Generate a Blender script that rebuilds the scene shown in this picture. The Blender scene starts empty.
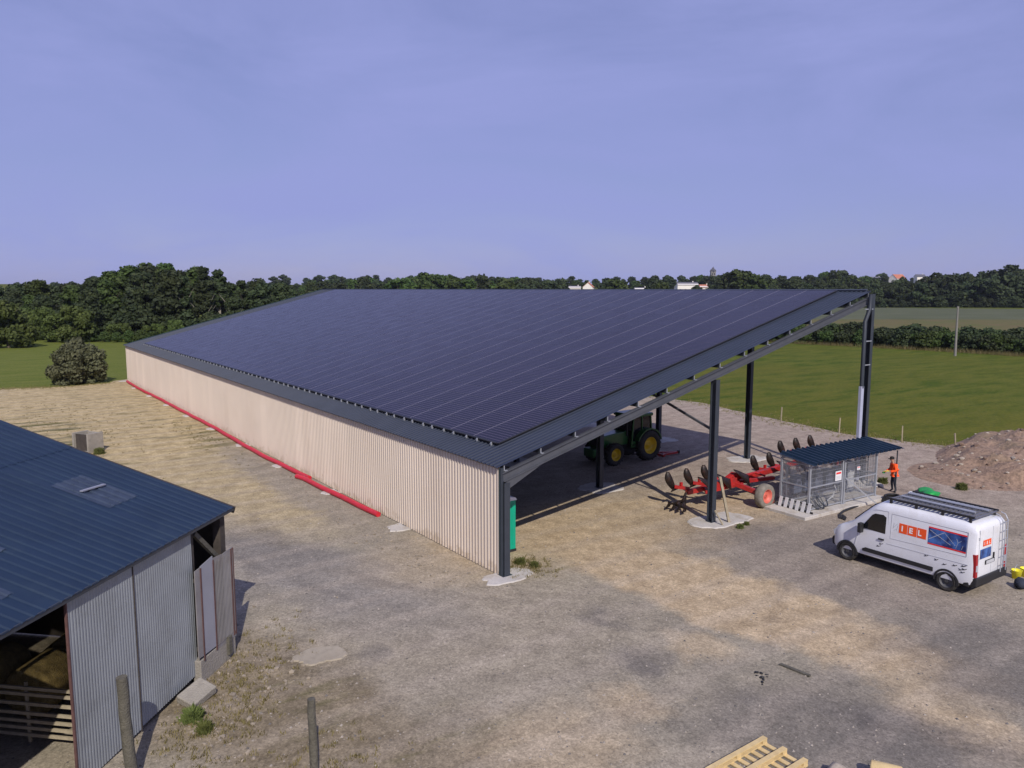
import bpy, bmesh, math, random
import numpy as np
from mathutils import Vector, Matrix
R = math.radians
scn = bpy.context.scene
col = scn.collection

# ------------------------------------------------------------------ camera, sky, sun, exposure
cam = bpy.data.cameras.new('camera'); camo = bpy.data.objects.new('camera', cam); col.objects.link(camo)
scn.camera = camo
camo.location = (-14.97, -21.46, 10.0)
camo.rotation_euler = (R(83.03), 0, R(-35.58))
cam.sensor_width = 36; cam.lens = 27.32; cam.clip_start = 0.1; cam.clip_end = 20000

SUN_DIR = Vector((2.9, 7.25, -6.4)).normalized()          # the way the light travels
elev = math.asin(-SUN_DIR.z); azim = math.atan2(-SUN_DIR.x, -SUN_DIR.y)
world = bpy.data.worlds.new('World'); scn.world = world; world.use_nodes = True
wn, wl = world.node_tree.nodes, world.node_tree.links
bg = wn['Background']
sky = wn.new('ShaderNodeTexSky'); sky.sky_type = 'NISHITA'; sky.sun_disc = False
sky.sun_elevation = elev; sky.sun_rotation = azim
sky.air_density = 1.0; sky.dust_density = 0.5; sky.ozone_density = 3.0; sky.altitude = 0
tint = wn.new('ShaderNodeMix'); tint.data_type = 'RGBA'; tint.blend_type = 'MULTIPLY'; tint.inputs[0].default_value = 1
tint.inputs[7].default_value = (0.95, 0.82, 1.06, 1)
tc = wn.new('ShaderNodeTexCoord')
mp = wn.new('ShaderNodeMapping'); mp.inputs['Scale'].default_value = (1.0, 1.0, 3.6); mp.inputs['Rotation'].default_value = (0.15, 0.2, 0.9)
nz = wn.new('ShaderNodeTexNoise'); nz.inputs['Scale'].default_value = 2.0; nz.inputs['Detail'].default_value = 8; nz.inputs['Roughness'].default_value = 0.60
nz.inputs['Distortion'].default_value = 0.6
mr = wn.new('ShaderNodeMapRange'); mr.inputs[1].default_value = 0.36; mr.inputs[2].default_value = 0.66; mr.inputs[3].default_value = 0.58; mr.inputs[4].default_value = 0.98
cirrus = wn.new('ShaderNodeMix'); cirrus.data_type = 'RGBA'; cirrus.inputs[7].default_value = (4.15, 4.7, 9.3, 1)
wl.new(tc.outputs['Generated'], mp.inputs['Vector']); wl.new(mp.outputs[0], nz.inputs['Vector']); wl.new(nz.outputs['Fac'], mr.inputs[0])
wl.new(sky.outputs[0], tint.inputs[6]); wl.new(tint.outputs[2], cirrus.inputs[6]); wl.new(mr.outputs[0], cirrus.inputs[0])
wl.new(cirrus.outputs[2], bg.inputs['Color'])
bg.inputs['Strength'].default_value = 0.075

sun = bpy.data.lights.new('sun', 'SUN'); suno = bpy.data.objects.new('sun', sun); col.objects.link(suno)
sun.energy = 4.0; sun.angle = R(0.53); sun.color = (1.0, 0.93, 0.85)
suno.rotation_euler = SUN_DIR.to_track_quat('-Z', 'Y').to_euler(); suno.location = (0, -40, 60)
vs = scn.view_settings
vs.view_transform = 'Standard'; vs.look = 'None'; vs.exposure = 0.0; vs.gamma = 1.0; vs.use_curve_mapping = False
scn.render.engine = 'CYCLES'
scn.cycles.use_denoising = True
try: scn.cycles.denoiser = 'OPENIMAGEDENOISE'
except Exception: pass
scn.cycles.max_bounces = 6; scn.cycles.diffuse_bounces = 3; scn.cycles.glossy_bounces = 3
scn.cycles.transparent_max_bounces = 24; scn.cycles.transmission_bounces = 4
scn.cycles.caustics_reflective = False; scn.cycles.caustics_refractive = False

# ------------------------------------------------------------------ helpers
RNG = random.Random(7)
def cw(x, y, z=0.0):
    """a point given east/north of the camera mast, turned into the barn's frame"""
    qx, qy = x + 0.3148, y - 26.1598
    return Vector((qx * .8133 + qy * .5818, -qx * .5818 + qy * .8133, z))

class MB:
    def __init__(s): s.v = []; s.f = []; s.m = []; s.sm = []
    def add(s, vs_, fs, mi=0, smooth=False):
        b = len(s.v); s.v.extend(tuple(p) for p in vs_)
        for f in fs: s.f.append(tuple(b + i for i in f)); s.m.append(mi); s.sm.append(smooth)
    def box(s, c, size, rot=None, mi=0):
        hx, hy, hz = size[0] / 2, size[1] / 2, size[2] / 2
        P = [Vector((x, y, z)) for x in (-hx, hx) for y in (-hy, hy) for z in (-hz, hz)]
        if rot is not None: P = [rot @ p for p in P]
        c = Vector(c)
        s.add([p + c for p in P], [(0, 1, 3, 2), (4, 6, 7, 5), (0, 4, 5, 1), (2, 3, 7, 6), (0, 2, 6, 4), (1, 5, 7, 3)], mi)
    def bar(s, p0, p1, w, h, mi=0, up=(0, 0, 1)):
        p0, p1 = Vector(p0), Vector(p1); d = p1 - p0; L = d.length
        x = d / L; u = Vector(up)
        if abs(x.dot(u)) > .98: u = Vector((0, 1, 0)) if abs(x.y) < .9 else Vector((1, 0, 0))
        y = u.cross(x).normalized(); z = x.cross(y)
        M = Matrix((x, y, z)).transposed()
        s.box((p0 + p1) / 2, (L, w, h), M, mi)
    def ibeam(s, p0, p1, w, h, tf=.02, tw=.014, mi=0, up=(0, 0, 1)):
        p0, p1 = Vector(p0), Vector(p1); x = (p1 - p0).normalized(); u = Vector(up)
        y = u.cross(x).normalized(); z = x.cross(y)
        for sg in (-1, 1):
            o = z * (sg * (h - tf) / 2); s.bar(p0 + o, p1 + o, w, tf, mi, up)
        s.bar(p0, p1, tw, h - 2 * tf - .004, mi, up)
    def tube(s, pts, r, n=8, mi=0, cap=True, smooth=True):
        pts = [Vector(p) for p in pts]; N = len(pts)
        rs = r if isinstance(r, (list, tuple)) else [r] * N
        V = []; prev = None
        for i, p in enumerate(pts):
            t = (pts[min(i + 1, N - 1)] - pts[max(i - 1, 0)]).normalized()
            if prev is None:
                a = Vector((0, 0, 1)) if abs(t.z) < .9 else Vector((1, 0, 0))
                prev = a.cross(t).normalized()
            u = (prev - t * prev.dot(t)).normalized(); w = t.cross(u); prev = u
            for k in range(n):
                an = 2 * math.pi * k / n; V.append(p + (u * math.cos(an) + w * math.sin(an)) * rs[i])
        F = [(i * n + k, i * n + (k + 1) % n, (i + 1) * n + (k + 1) % n, (i + 1) * n + k) for i in range(N - 1) for k in range(n)]
        s.add(V, F, mi, smooth)
        if cap:
            s.add(V[:n], [tuple(range(n - 1, -1, -1))], mi); s.add(V[-n:], [tuple(range(n))], mi)
    def cyl(s, p0, p1, r, n=12, mi=0, smooth=True): s.tube([p0, p1], r, n, mi, True, smooth)
    def lathe(s, prof, n=28, mi=0, axis='y', c=(0, 0, 0), smooth=True):
        V = []; c = Vector(c); m = len(prof)
        for k in range(n):
            a = 2 * math.pi * k / n
            for (r, h) in prof:
                if axis == 'y': V.append(c + Vector((r * math.cos(a), h, r * math.sin(a))))
                elif axis == 'z': V.append(c + Vector((r * math.cos(a), r * math.sin(a), h)))
                else: V.append(c + Vector((h, r * math.cos(a), r * math.sin(a))))
        F = [(k * m + i, k * m + i + 1, ((k + 1) % n) * m + i + 1, ((k + 1) % n) * m + i) for k in range(n) for i in range(m - 1)]
        s.add(V, F, mi, smooth)
    def prism(s, poly, d0, d1, plane='xz', mi=0, smooth=False):
        def P(a, b, d): return {'xz': (a, d, b), 'xy': (a, b, d), 'yz': (d, a, b)}[plane]
        n = len(poly)
        V = [P(a, b, d0) for a, b in poly] + [P(a, b, d1) for a, b in poly]
        F = [tuple(range(n - 1, -1, -1)), tuple(range(n, 2 * n))] + [(i, (i + 1) % n, n + (i + 1) % n, n + i) for i in range(n)]
        s.add(V, F, mi)
    def corr(s, P0, across, L, along, normal, pitch, h, prof=None, mi=0):
        """corrugated sheet: profile repeats along 'across', ribs run along 'along'"""
        P0, across, along, normal = Vector(P0), Vector(across).normalized(), Vector(along), Vector(normal).normalized()
        prof = prof or [(0, 0), (.45, 0), (.55, 1), (.9, 1)]
        S = []; k = 0
        while k * pitch < L:
            for (a, d) in prof:
                x = (k + a) * pitch
                if x <= L: S.append((x, d * h))
            k += 1
        S.append((L, 0))
        V = []
        for (x, d) in S:
            q = P0 + across * x + normal * d; V += [q, q + along]
        s.add(V, [(2 * i, 2 * i + 1, 2 * i + 3, 2 * i + 2) for i in range(len(S) - 1)], mi)
    def blob(s, c, size, rng, mi=0, sub=2, rough=.18, rot=0.0, smooth=True):
        bm = bmesh.new(); bmesh.ops.create_icosphere(bm, subdivisions=sub, radius=1)
        ph = [rng.uniform(0, 6.28) for _ in range(6)]; cz, sz = math.cos(rot), math.sin(rot)
        V = []
        for v in bm.verts:
            p = v.co; k = 1 + rough * (math.sin(3.1 * p.x + ph[0]) * math.sin(2.7 * p.y + ph[1]) + math.sin(5.3 * p.z + ph[2]) * math.sin(4.1 * p.x + ph[3]) * .6)
            x, y, z = p.x * size[0] * k, p.y * size[1] * k, p.z * size[2] * k
            V.append((c[0] + x * cz - y * sz, c[1] + x * sz + y * cz, c[2] + z))
        F = [tuple(v.index for v in f.verts) for f in bm.faces]; bm.free()
        s.add(V, F, mi, smooth)
    def mesh(s, name, mats):
        me = bpy.data.meshes.new(name); me.from_pydata(s.v, [], s.f)
        for m in (mats if isinstance(mats, (list, tuple)) else [mats]): me.materials.append(m)
        me.polygons.foreach_set('material_index', s.m); me.polygons.foreach_set('use_smooth', s.sm)
        me.update(); return me
    def build(s, name, mats, parent=None, loc=None, rot=None, bevel=0, fix=True):
        me = s.mesh(name, mats)
        if fix:
            bm = bmesh.new(); bm.from_mesh(me); bmesh.ops.recalc_face_normals(bm, faces=bm.faces); bm.to_mesh(me); bm.free()
        o = bpy.data.objects.new(name, me); col.objects.link(o)
        if parent: o.parent = parent
        if loc is not None: o.location = loc
        if rot is not None: o.rotation_euler = rot
        if bevel:
            b = o.modifiers.new('bevel', 'BEVEL'); b.width = bevel; b.segments = 2; b.limit_method = 'ANGLE'; b.angle_limit = R(40)
        return o

def tag(o, label=None, cat=None, group=None, kind=None):
    if label: o['label'] = label
    if cat: o['category'] = cat
    if group: o['group'] = group
    if kind: o['kind'] = kind
    return o
def empty(name, loc, rz=0.0, label=None, cat=None, group=None):
    o = bpy.data.objects.new(name, None); col.objects.link(o); o.location = loc; o.rotation_euler = (0, 0, rz)
    o.empty_display_size = .3
    return tag(o, label, cat, group)
def copy_tree(o, parent=None):
    c = o.copy(); col.objects.link(c)
    if parent: c.parent = parent
    for ch in list(o.children): copy_tree(ch, c)
    return c

# ------------------------------------------------------------------ materials
def nt(m): return m.node_tree.nodes, m.node_tree.links
def mat(name, c, rough=.6, metal=0.0, var=.12, vscale=3.0, bump=0.0, bscale=40.0, spec=.5, coat=0.0, dirt=None, dscale=1.2, damt=.5):
    m = bpy.data.materials.new(name); m.use_nodes = True; n, l = nt(m); b = n['Principled BSDF']
    b.inputs['Roughness'].default_value = rough; b.inputs['Metallic'].default_value = metal
    b.inputs['Specular IOR Level'].default_value = spec; b.inputs['Coat Weight'].default_value = coat
    tcn = n.new('ShaderNodeTexCoord')
    no = n.new('ShaderNodeTexNoise'); no.inputs['Scale'].default_value = vscale; no.inputs['Detail'].default_value = 6; no.inputs['Roughness'].default_value = .62
    l.new(tcn.outputs['Object'], no.inputs['Vector'])
    r = n.new('ShaderNodeMapRange'); r.inputs[1].default_value = .3; r.inputs[2].default_value = .7; r.inputs[3].default_value = 1 - var; r.inputs[4].default_value = 1 + var
    l.new(no.outputs['Fac'], r.inputs[0])
    h = n.new('ShaderNodeHueSaturation'); h.inputs['Color'].default_value = (*c, 1); l.new(r.outputs[0], h.inputs['Value'])
    last = h.outputs[0]
    if dirt:
        n2 = n.new('ShaderNodeTexNoise'); n2.inputs['Scale'].default_value = dscale; n2.inputs['Detail'].default_value = 8; n2.inputs['Roughness'].default_value = .7
        l.new(tcn.outputs['Object'], n2.inputs['Vector'])
        r2 = n.new('ShaderNodeMapRange'); r2.inputs[1].default_value = .5; r2.inputs[2].default_value = .72; r2.inputs[4].default_value = damt
        l.new(n2.outputs['Fac'], r2.inputs[0])
        mx = n.new('ShaderNodeMix'); mx.data_type = 'RGBA'; mx.inputs[7].default_value = (*dirt, 1)
        l.new(r2.outputs[0], mx.inputs[0]); l.new(last, mx.inputs[6]); last = mx.outputs[2]
    l.new(last, b.inputs['Base Color'])
    if bump:
        n3 = n.new('ShaderNodeTexNoise'); n3.inputs['Scale'].default_value = bscale; n3.inputs['Detail'].default_value = 4
        l.new(tcn.outputs['Object'], n3.inputs['Vector'])
        bp = n.new('ShaderNodeBump'); bp.inputs['Strength'].default_value = bump; bp.inputs['Distance'].default_value = .05
        l.new(n3.outputs['Fac'], bp.inputs['Height']); l.new(bp.outputs[0], b.inputs['Normal'])
    return m

M = {}
M['beige'] = mat('beige cladding', (.62, .535, .45), .45, 0, .05, .25, dirt=(.52, .41, .32), dscale=.35, damt=.25)
M['slate'] = mat('slate blue sheet steel', (.028, .036, .056), .45, .0, .12, .5, dirt=(.05, .056, .07), dscale=.8, damt=.3, spec=.35)
M['anthracite'] = mat('anthracite painted steel', (.035, .042, .055), .45, 0, .12, 2)
M['rafter'] = mat('grey galvanised beam', (.085, .09, .105), .5, .2, .12, 2)
M['galv'] = mat('galvanised steel', (.42, .44, .48), .42, .45, .12, 4)
M['trim'] = mat('dark green trim', (.018, .04, .045), .4, 0, .1, 2)
M['brown_trim'] = mat('brown eave flashing', (.22, .16, .12), .55, 0, .1, 1)
M['concrete'] = mat('pale concrete', (.50, .47, .43), .9, 0, .12, 3, .25, 30, dirt=(.3, .25, .18), dscale=1.4, damt=.9)
M['concrete_old'] = mat('old concrete', (.30, .275, .235), .95, 0, .2, 3, .5, 20, dirt=(.13, .12, .09), dscale=1.5, damt=.7)
M['red_duct'] = mat('red plastic duct', (.55, .02, .035), .45, 0, .12, 3)
M['white'] = mat('white van paint', (.74, .75, .78), .28, 0, .03, .8, coat=.4, dirt=(.50, .46, .40), dscale=1.8, damt=.35)
M['glass_dark'] = mat('dark vehicle glass', (.008, .009, .012), .06, 0, .05, 3)
M['black'] = mat('black plastic', (.018, .018, .020), .55, 0, .2, 4)
M['rubber'] = mat('tyre rubber', (.022, .021, .020), .85, 0, .2, 6, dirt=(.09, .075, .055), dscale=3, damt=.5)
M['tyre_dusty'] = mat('dusty tyre', (.21, .19, .16), .9, 0, .2, 6, dirt=(.09, .08, .07), dscale=4, damt=.6)
M['grey_rim'] = mat('grey steel wheel', (.075, .075, .078), .6, .0, .15, 5)
M['green'] = mat('tractor green', (.018, .105, .024), .35, 0, .12, 3, coat=.2, dirt=(.06, .055, .03), dscale=2, damt=.35)
M['yellow'] = mat('yellow wheel paint', (.62, .42, .01), .4, 0, .1, 3, dirt=(.3, .2, .05), dscale=4, damt=.5)
M['red'] = mat('red implement paint', (.40, .020, .018), .45, 0, .25, 3, dirt=(.10, .035, .03), dscale=1.8, damt=.9)
M['salmon'] = mat('faded red rim', (.60, .14, .10), .5, 0, .15, 4, dirt=(.3, .12, .08), dscale=4, damt=.5)
M['share'] = mat('worn dark steel', (.022, .016, .014), .5, .3, .3, 5, dirt=(.10, .035, .02), dscale=5, damt=.6)
M['orange'] = mat('orange', (.85, .095, .015), .45, 0, .04, 4)
M['hivis'] = mat('orange work jacket', (1.0, .10, .01), .8, 0, .1, 8)
M['decal_red'] = mat('red print', (.75, .03, .03), .45, 0, .04, 4)
M['lettering'] = mat('white lettering', (.85, .85, .85), .45, 0, .02, 4)
M['navy'] = mat('dark work trousers', (.022, .028, .045), .85, 0, .2, 9)
M['skin'] = mat('skin', (.45, .26, .18), .55, 0, .08, 9)
M['capblack'] = mat('black cap cloth', (.012, .012, .014), .8, 0, .1, 9)
M['glove'] = mat('yellow glove', (.70, .66, .12), .8, 0, .1, 9)
M['wood'] = mat('weathered wood', (.105, .097, .075), .9, 0, .3, 6, .6, 25, dirt=(.07, .065, .045), dscale=4, damt=.7)
M['wood_pale'] = mat('pale bar wood', (.34, .29, .20), .85, 0, .2, 5, .3, 25)
M['pallet'] = mat('fresh pine', (.62, .47, .23), .75, 0, .14, 3.0, .2, 30, dirt=(.42, .29, .12), dscale=2.5, damt=.55)
M['hay'] = mat('hay', (.27, .20, .075), .95, 0, .35, 7, 1.0, 30)
M['shed_roof'] = mat('blue corrugated roof sheet', (.012, .027, .056), .5, 0, .12, .8, dirt=(.026, .045, .07), dscale=1.0, damt=.5, spec=.3)
M['shed_wall'] = mat('weathered galvanised sheet', (.30, .325, .35), .5, .35, .1, .9, dirt=(.20, .21, .22), dscale=1.1, damt=.6)
M['rust'] = mat('rust edge', (.10, .05, .045), .8, 0, .3, 5)
M['door_mauve'] = mat('faded door sheet', (.27, .26, .26), .6, .2, .12, 1, dirt=(.20, .165, .15), dscale=1.2, damt=.6)
M['door_pale'] = mat('pale zinc sheet', (.34, .35, .40), .5, .3, .08, 1)
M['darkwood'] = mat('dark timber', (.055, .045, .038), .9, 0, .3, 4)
M['toilet'] = mat('sea green plastic', (.0, .33, .20), .4, 0, .06, 2)
M['whiteplastic'] = mat('white plastic', (.75, .75, .76), .4, 0, .04, 3)
M['yellowplastic'] = mat('yellow plastic', (.80, .72, .03), .4, 0, .05, 3)
M['greenplastic'] = mat('bright green tarpaulin', (.01, .30, .05), .55, 0, .2, 5)
M['inverter'] = mat('blue grey cabinet', (.10, .12, .18), .45, 0, .1, 3)
M['cabinet'] = mat('pale grey cabinet', (.50, .51, .53), .45, 0, .05, 3)
M['stone'] = mat('field stone', (.36, .31, .25), .9, 0, .3, 6, .4, 12)
M['housewall'] = mat('white render', (.78, .74, .68), .85, 0, .05, .3)
M['tile'] = mat('orange roof tile', (.45, .16, .09), .85, 0, .15, 1)
M['slate_tile'] = mat('grey slate tile', (.10, .10, .115), .7, 0, .15, 1)
M['window'] = mat('window glass', (.03, .035, .045), .1)
M['bark'] = mat('bark', (.12, .10, .075), .95, 0, .3, 2)
M['bark_pale'] = mat('pale bark', (.30, .27, .22), .95, 0, .3, 2)
M['sleeve'] = mat('bluish sleeve', (.40, .42, .54), .5, 0, .06, 2)
M['polecon'] = mat('pale concrete pole', (.21, .20, .18), .9, 0, .1, 2)
M['lamp_red'] = mat('red lamp lens', (.35, .01, .015), .15, 0, .05, 3)
M['lamp_clear'] = mat('clear lamp lens', (.45, .46, .5), .12, 0, .05, 3)

def sheet_wear(m):
    n, l = nt(m); b = n['Principled BSDF']; src = b.inputs['Base Color'].links[0].from_socket
    tcn = n.new('ShaderNodeTexCoord'); sx = n.new('ShaderNodeSeparateXYZ'); l.new(tcn.outputs['Object'], sx.inputs[0])
    dv = n.new('ShaderNodeMath'); dv.operation = 'DIVIDE'; dv.inputs[1].default_value = 1.0; l.new(sx.outputs[1], dv.inputs[0])
    fl = n.new('ShaderNodeMath'); fl.operation = 'FLOOR'; l.new(dv.outputs[0], fl.inputs[0])
    w = n.new('ShaderNodeTexWhiteNoise'); w.noise_dimensions = '1D'; l.new(fl.outputs[0], w.inputs['W'])
    r = n.new('ShaderNodeMapRange'); r.inputs[3].default_value = .955; r.inputs[4].default_value = 1.03; l.new(w.outputs['Value'], r.inputs[0])
    h = n.new('ShaderNodeHueSaturation'); l.new(src, h.inputs['Color']); l.new(r.outputs[0], h.inputs['Value'])
    no = n.new('ShaderNodeTexNoise'); no.inputs['Scale'].default_value = 2.2; no.inputs['Detail'].default_value = 7; no.inputs['Roughness'].default_value = .7; l.new(tcn.outputs['Object'], no.inputs['Vector'])
    sb = n.new('ShaderNodeMath'); sb.operation = 'MULTIPLY_ADD'; sb.inputs[1].default_value = -.42; l.new(sx.outputs[2], sb.inputs[0]); l.new(no.outputs['Fac'], sb.inputs[2])
    r2 = n.new('ShaderNodeMapRange'); r2.inputs[1].default_value = .36; r2.inputs[2].default_value = .52; r2.inputs[4].default_value = .55; l.new(sb.outputs[0], r2.inputs[0])
    mx = n.new('ShaderNodeMix'); mx.data_type = 'RGBA'; mx.inputs[7].default_value = (.36, .28, .19, 1); l.new(r2.outputs[0], mx.inputs[0]); l.new(h.outputs[0], mx.inputs[6]); l.new(mx.outputs[2], b.inputs['Base Color'])
sheet_wear(M['beige'])
def skylight_mat():
    m = bpy.data.materials.new('translucent roof sheet'); m.use_nodes = True; n, l = nt(m)
    b = n['Principled BSDF']; b.inputs['Base Color'].default_value = (.045, .065, .105, 1); b.inputs['Roughness'].default_value = .4
    t = n.new('ShaderNodeBsdfTransparent'); t.inputs[0].default_value = (.8, .78, .7, 1)
    x = n.new('ShaderNodeMixShader'); x.inputs[0].default_value = .5
    no = n.new('ShaderNodeTexNoise'); no.inputs['Scale'].default_value = 4; no.inputs['Detail'].default_value = 5
    tcn = n.new('ShaderNodeTexCoord'); l.new(tcn.outputs['Object'], no.inputs['Vector'])
    r = n.new('ShaderNodeMapRange'); r.inputs[1].default_value = .3; r.inputs[2].default_value = .7; r.inputs[3].default_value = .64; r.inputs[4].default_value = .86
    l.new(no.outputs['Fac'], r.inputs[0]); l.new(r.outputs[0], x.inputs[0])
    l.new(t.outputs[0], x.inputs[1]); l.new(b.outputs[0], x.inputs[2]); l.new(x.outputs[0], n['Material Output'].inputs['Surface'])
    return m
M['skylight'] = skylight_mat()

PX, PY = 1.048, 1.72            # pitch of the solar panels up the slope and along the ridge
def panel_mat():
    m = bpy.data.materials.new('solar panel'); m.use_nodes = True; n, l = nt(m); b = n['Principled BSDF']
    tcn = n.new('ShaderNodeTexCoord'); sx = n.new('ShaderNodeSeparateXYZ'); l.new(tcn.outputs['Object'], sx.inputs[0])
    def mth(op, a, bb=None, c=None):
        q = n.new('ShaderNodeMath'); q.operation = op
        for i, v in enumerate((a, bb, c)):
            if v is None: continue
            if isinstance(v, (int, float)): q.inputs[i].default_value = v
            else: l.new(v, q.inputs[i])
        return q.outputs[0]
    def edge(sock, pitch, half):      # 1 within half of a multiple of pitch
        f = mth('MODULO', mth('ADD', sock, pitch * 400 + pitch / 2), pitch)
        d = mth('ABSOLUTE', mth('SUBTRACT', f, pitch / 2))
        return mth('LESS_THAN', d, half)
    x, y = sx.outputs[0], sx.outputs[1]
    fr_y = edge(y, PY, .019); fr_x = edge(x, PX, .016)
    ce_x = edge(x, PX / 6, .017); ce_y = edge(y, PY / 10, .004)
    def mixc(f, a, bcol):
        q = n.new('ShaderNodeMix'); q.data_type = 'RGBA'; l.new(f, q.inputs[0])
        if isinstance(a, tuple): q.inputs[6].default_value = (*a, 1)
        else: l.new(a, q.inputs[6])
        q.inputs[7].default_value = (*bcol, 1); return q.outputs[2]
    # each panel's own shade of silicon
    wn_ = n.new('ShaderNodeTexWhiteNoise'); wn_.noise_dimensions = '3D'
    cx_ = n.new('ShaderNodeCombineXYZ'); oi = n.new('ShaderNodeObjectInfo')
    l.new(mth('FLOOR', mth('DIVIDE', x, PX)), cx_.inputs[0]); l.new(mth('FLOOR', mth('DIVIDE', y, PY)), cx_.inputs[1]); l.new(oi.outputs['Random'], cx_.inputs[2])
    l.new(cx_.outputs[0], wn_.inputs[0])
    sil = n.new('ShaderNodeMix'); sil.data_type = 'RGBA'; l.new(wn_.outputs['Value'], sil.inputs[0])
    sil.inputs[6].default_value = (.004, .002, .007, 1); sil.inputs[7].default_value = (.008, .005, .013, 1)
    c = mixc(ce_x, sil.outputs[2], (.066, .050, .080)); c = mixc(fr_x, c, (.13, .112, .145)); c = mixc(fr_y, c, (.20, .185, .225))
    l.new(c, b.inputs['Base Color'])
    b.inputs['Roughness'].default_value = .24; b.inputs['Specular IOR Level'].default_value = .25; b.inputs['IOR'].default_value = 1.42
    no = n.new('ShaderNodeTexNoise'); no.inputs['Scale'].default_value = .9; no.inputs['Detail'].default_value = 6; l.new(tcn.outputs['Object'], no.inputs['Vector'])
    r = n.new('ShaderNodeMapRange'); r.inputs[3].default_value = .18; r.inputs[4].default_value = .34; l.new(no.outputs['Fac'], r.inputs[0]); l.new(r.outputs[0], b.inputs['Roughness'])
    return m
M['panel'] = panel_mat()

def decal_mat():
    m = bpy.data.materials.new('blue picture print'); m.use_nodes = True; n, l = nt(m); b = n['Principled BSDF']
    tcn = n.new('ShaderNodeTexCoord'); no = n.new('ShaderNodeTexNoise'); no.inputs['Scale'].default_value = 3.5; no.inputs['Detail'].default_value = 3
    l.new(tcn.outputs['Object'], no.inputs['Vector'])
    r = n.new('ShaderNodeValToRGB'); e = r.color_ramp.elements
    e[0].position = .38; e[0].color = (.008, .018, .10, 1); e[1].position = .68; e[1].color = (.06, .16, .45, 1)
    l.new(no.outputs['Fac'], r.inputs[0]); l.new(r.outputs[0], b.inputs['Base Color']); b.inputs['Roughness'].default_value = .35
    return m
M['decal_blue'] = decal_mat()

def leaf_mat(name, dark, light, rnd=.25):
    m = bpy.data.materials.new(name); m.use_nodes = True; n, l = nt(m); b = n['Principled BSDF']
    geo = n.new('ShaderNodeNewGeometry'); oi = n.new('ShaderNodeObjectInfo'); tcn = n.new('ShaderNodeTexCoord')
    no = n.new('ShaderNodeTexNoise'); no.inputs['Scale'].default_value = .45; no.inputs['Detail'].default_value = 3; l.new(tcn.outputs['Object'], no.inputs['Vector'])
    ad = n.new('ShaderNodeMath'); ad.operation = 'MULTIPLY_ADD'; ad.inputs[1].default_value = .55
    l.new(geo.outputs['Random Per Island'], ad.inputs[0]); l.new(no.outputs['Fac'], ad.inputs[2])
    ad2 = n.new('ShaderNodeMath'); ad2.operation = 'SUBTRACT'; ad2.inputs[1].default_value = .3; l.new(ad.outputs[0], ad2.inputs[0])
    mx = n.new('ShaderNodeMix'); mx.data_type = 'RGBA'; l.new(ad2.outputs[0], mx.inputs[0]); mx.inputs[6].default_value = (*dark, 1); mx.inputs[7].default_value = (*light, 1)
    h = n.new('ShaderNodeHueSaturation'); l.new(mx.outputs[2], h.inputs['Color'])
    r = n.new('ShaderNodeMapRange'); r.inputs[3].default_value = 1 - rnd; r.inputs[4].default_value = 1 + rnd; l.new(oi.outputs['Random'], r.inputs[0]); l.new(r.outputs[0], h.inputs['Value'])
    r2 = n.new('ShaderNodeMapRange'); r2.inputs[3].default_value = .475; r2.inputs[4].default_value = .515; l.new(oi.outputs['Random'], r2.inputs[0]); l.new(r2.outputs[0], h.inputs['Hue'])
    l.new(h.outputs[0], b.inputs['Base Color']); b.inputs['Roughness'].default_value = .7; b.inputs['Specular IOR Level'].default_value = .25
    tr = n.new('ShaderNodeBsdfTranslucent'); l.new(h.outputs[0], tr.inputs[0])
    ms = n.new('ShaderNodeMixShader'); ms.inputs[0].default_value = .22
    l.new(b.outputs[0], ms.inputs[1]); l.new(tr.outputs[0], ms.inputs[2]); l.new(ms.outputs[0], n['Material Output'].inputs['Surface'])
    return m
M['leaf_dark'] = leaf_mat('dark broad leaves', (.016, .030, .014), (.070, .092, .034))
M['leaf_mid'] = leaf_mat('mid green leaves', (.026, .050, .013), (.085, .125, .030))
M['leaf_light'] = leaf_mat('light green leaves', (.045, .075, .018), (.12, .165, .04))
M['leaf_twig'] = leaf_mat('twiggy scrub', (.055, .062, .032), (.155, .16, .08))
M['weed'] = leaf_mat('weed leaves', (.085, .115, .030), (.20, .235, .075))
M['drygrass'] = leaf_mat('dry grass', (.14, .13, .04), (.30, .26, .11))

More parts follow.
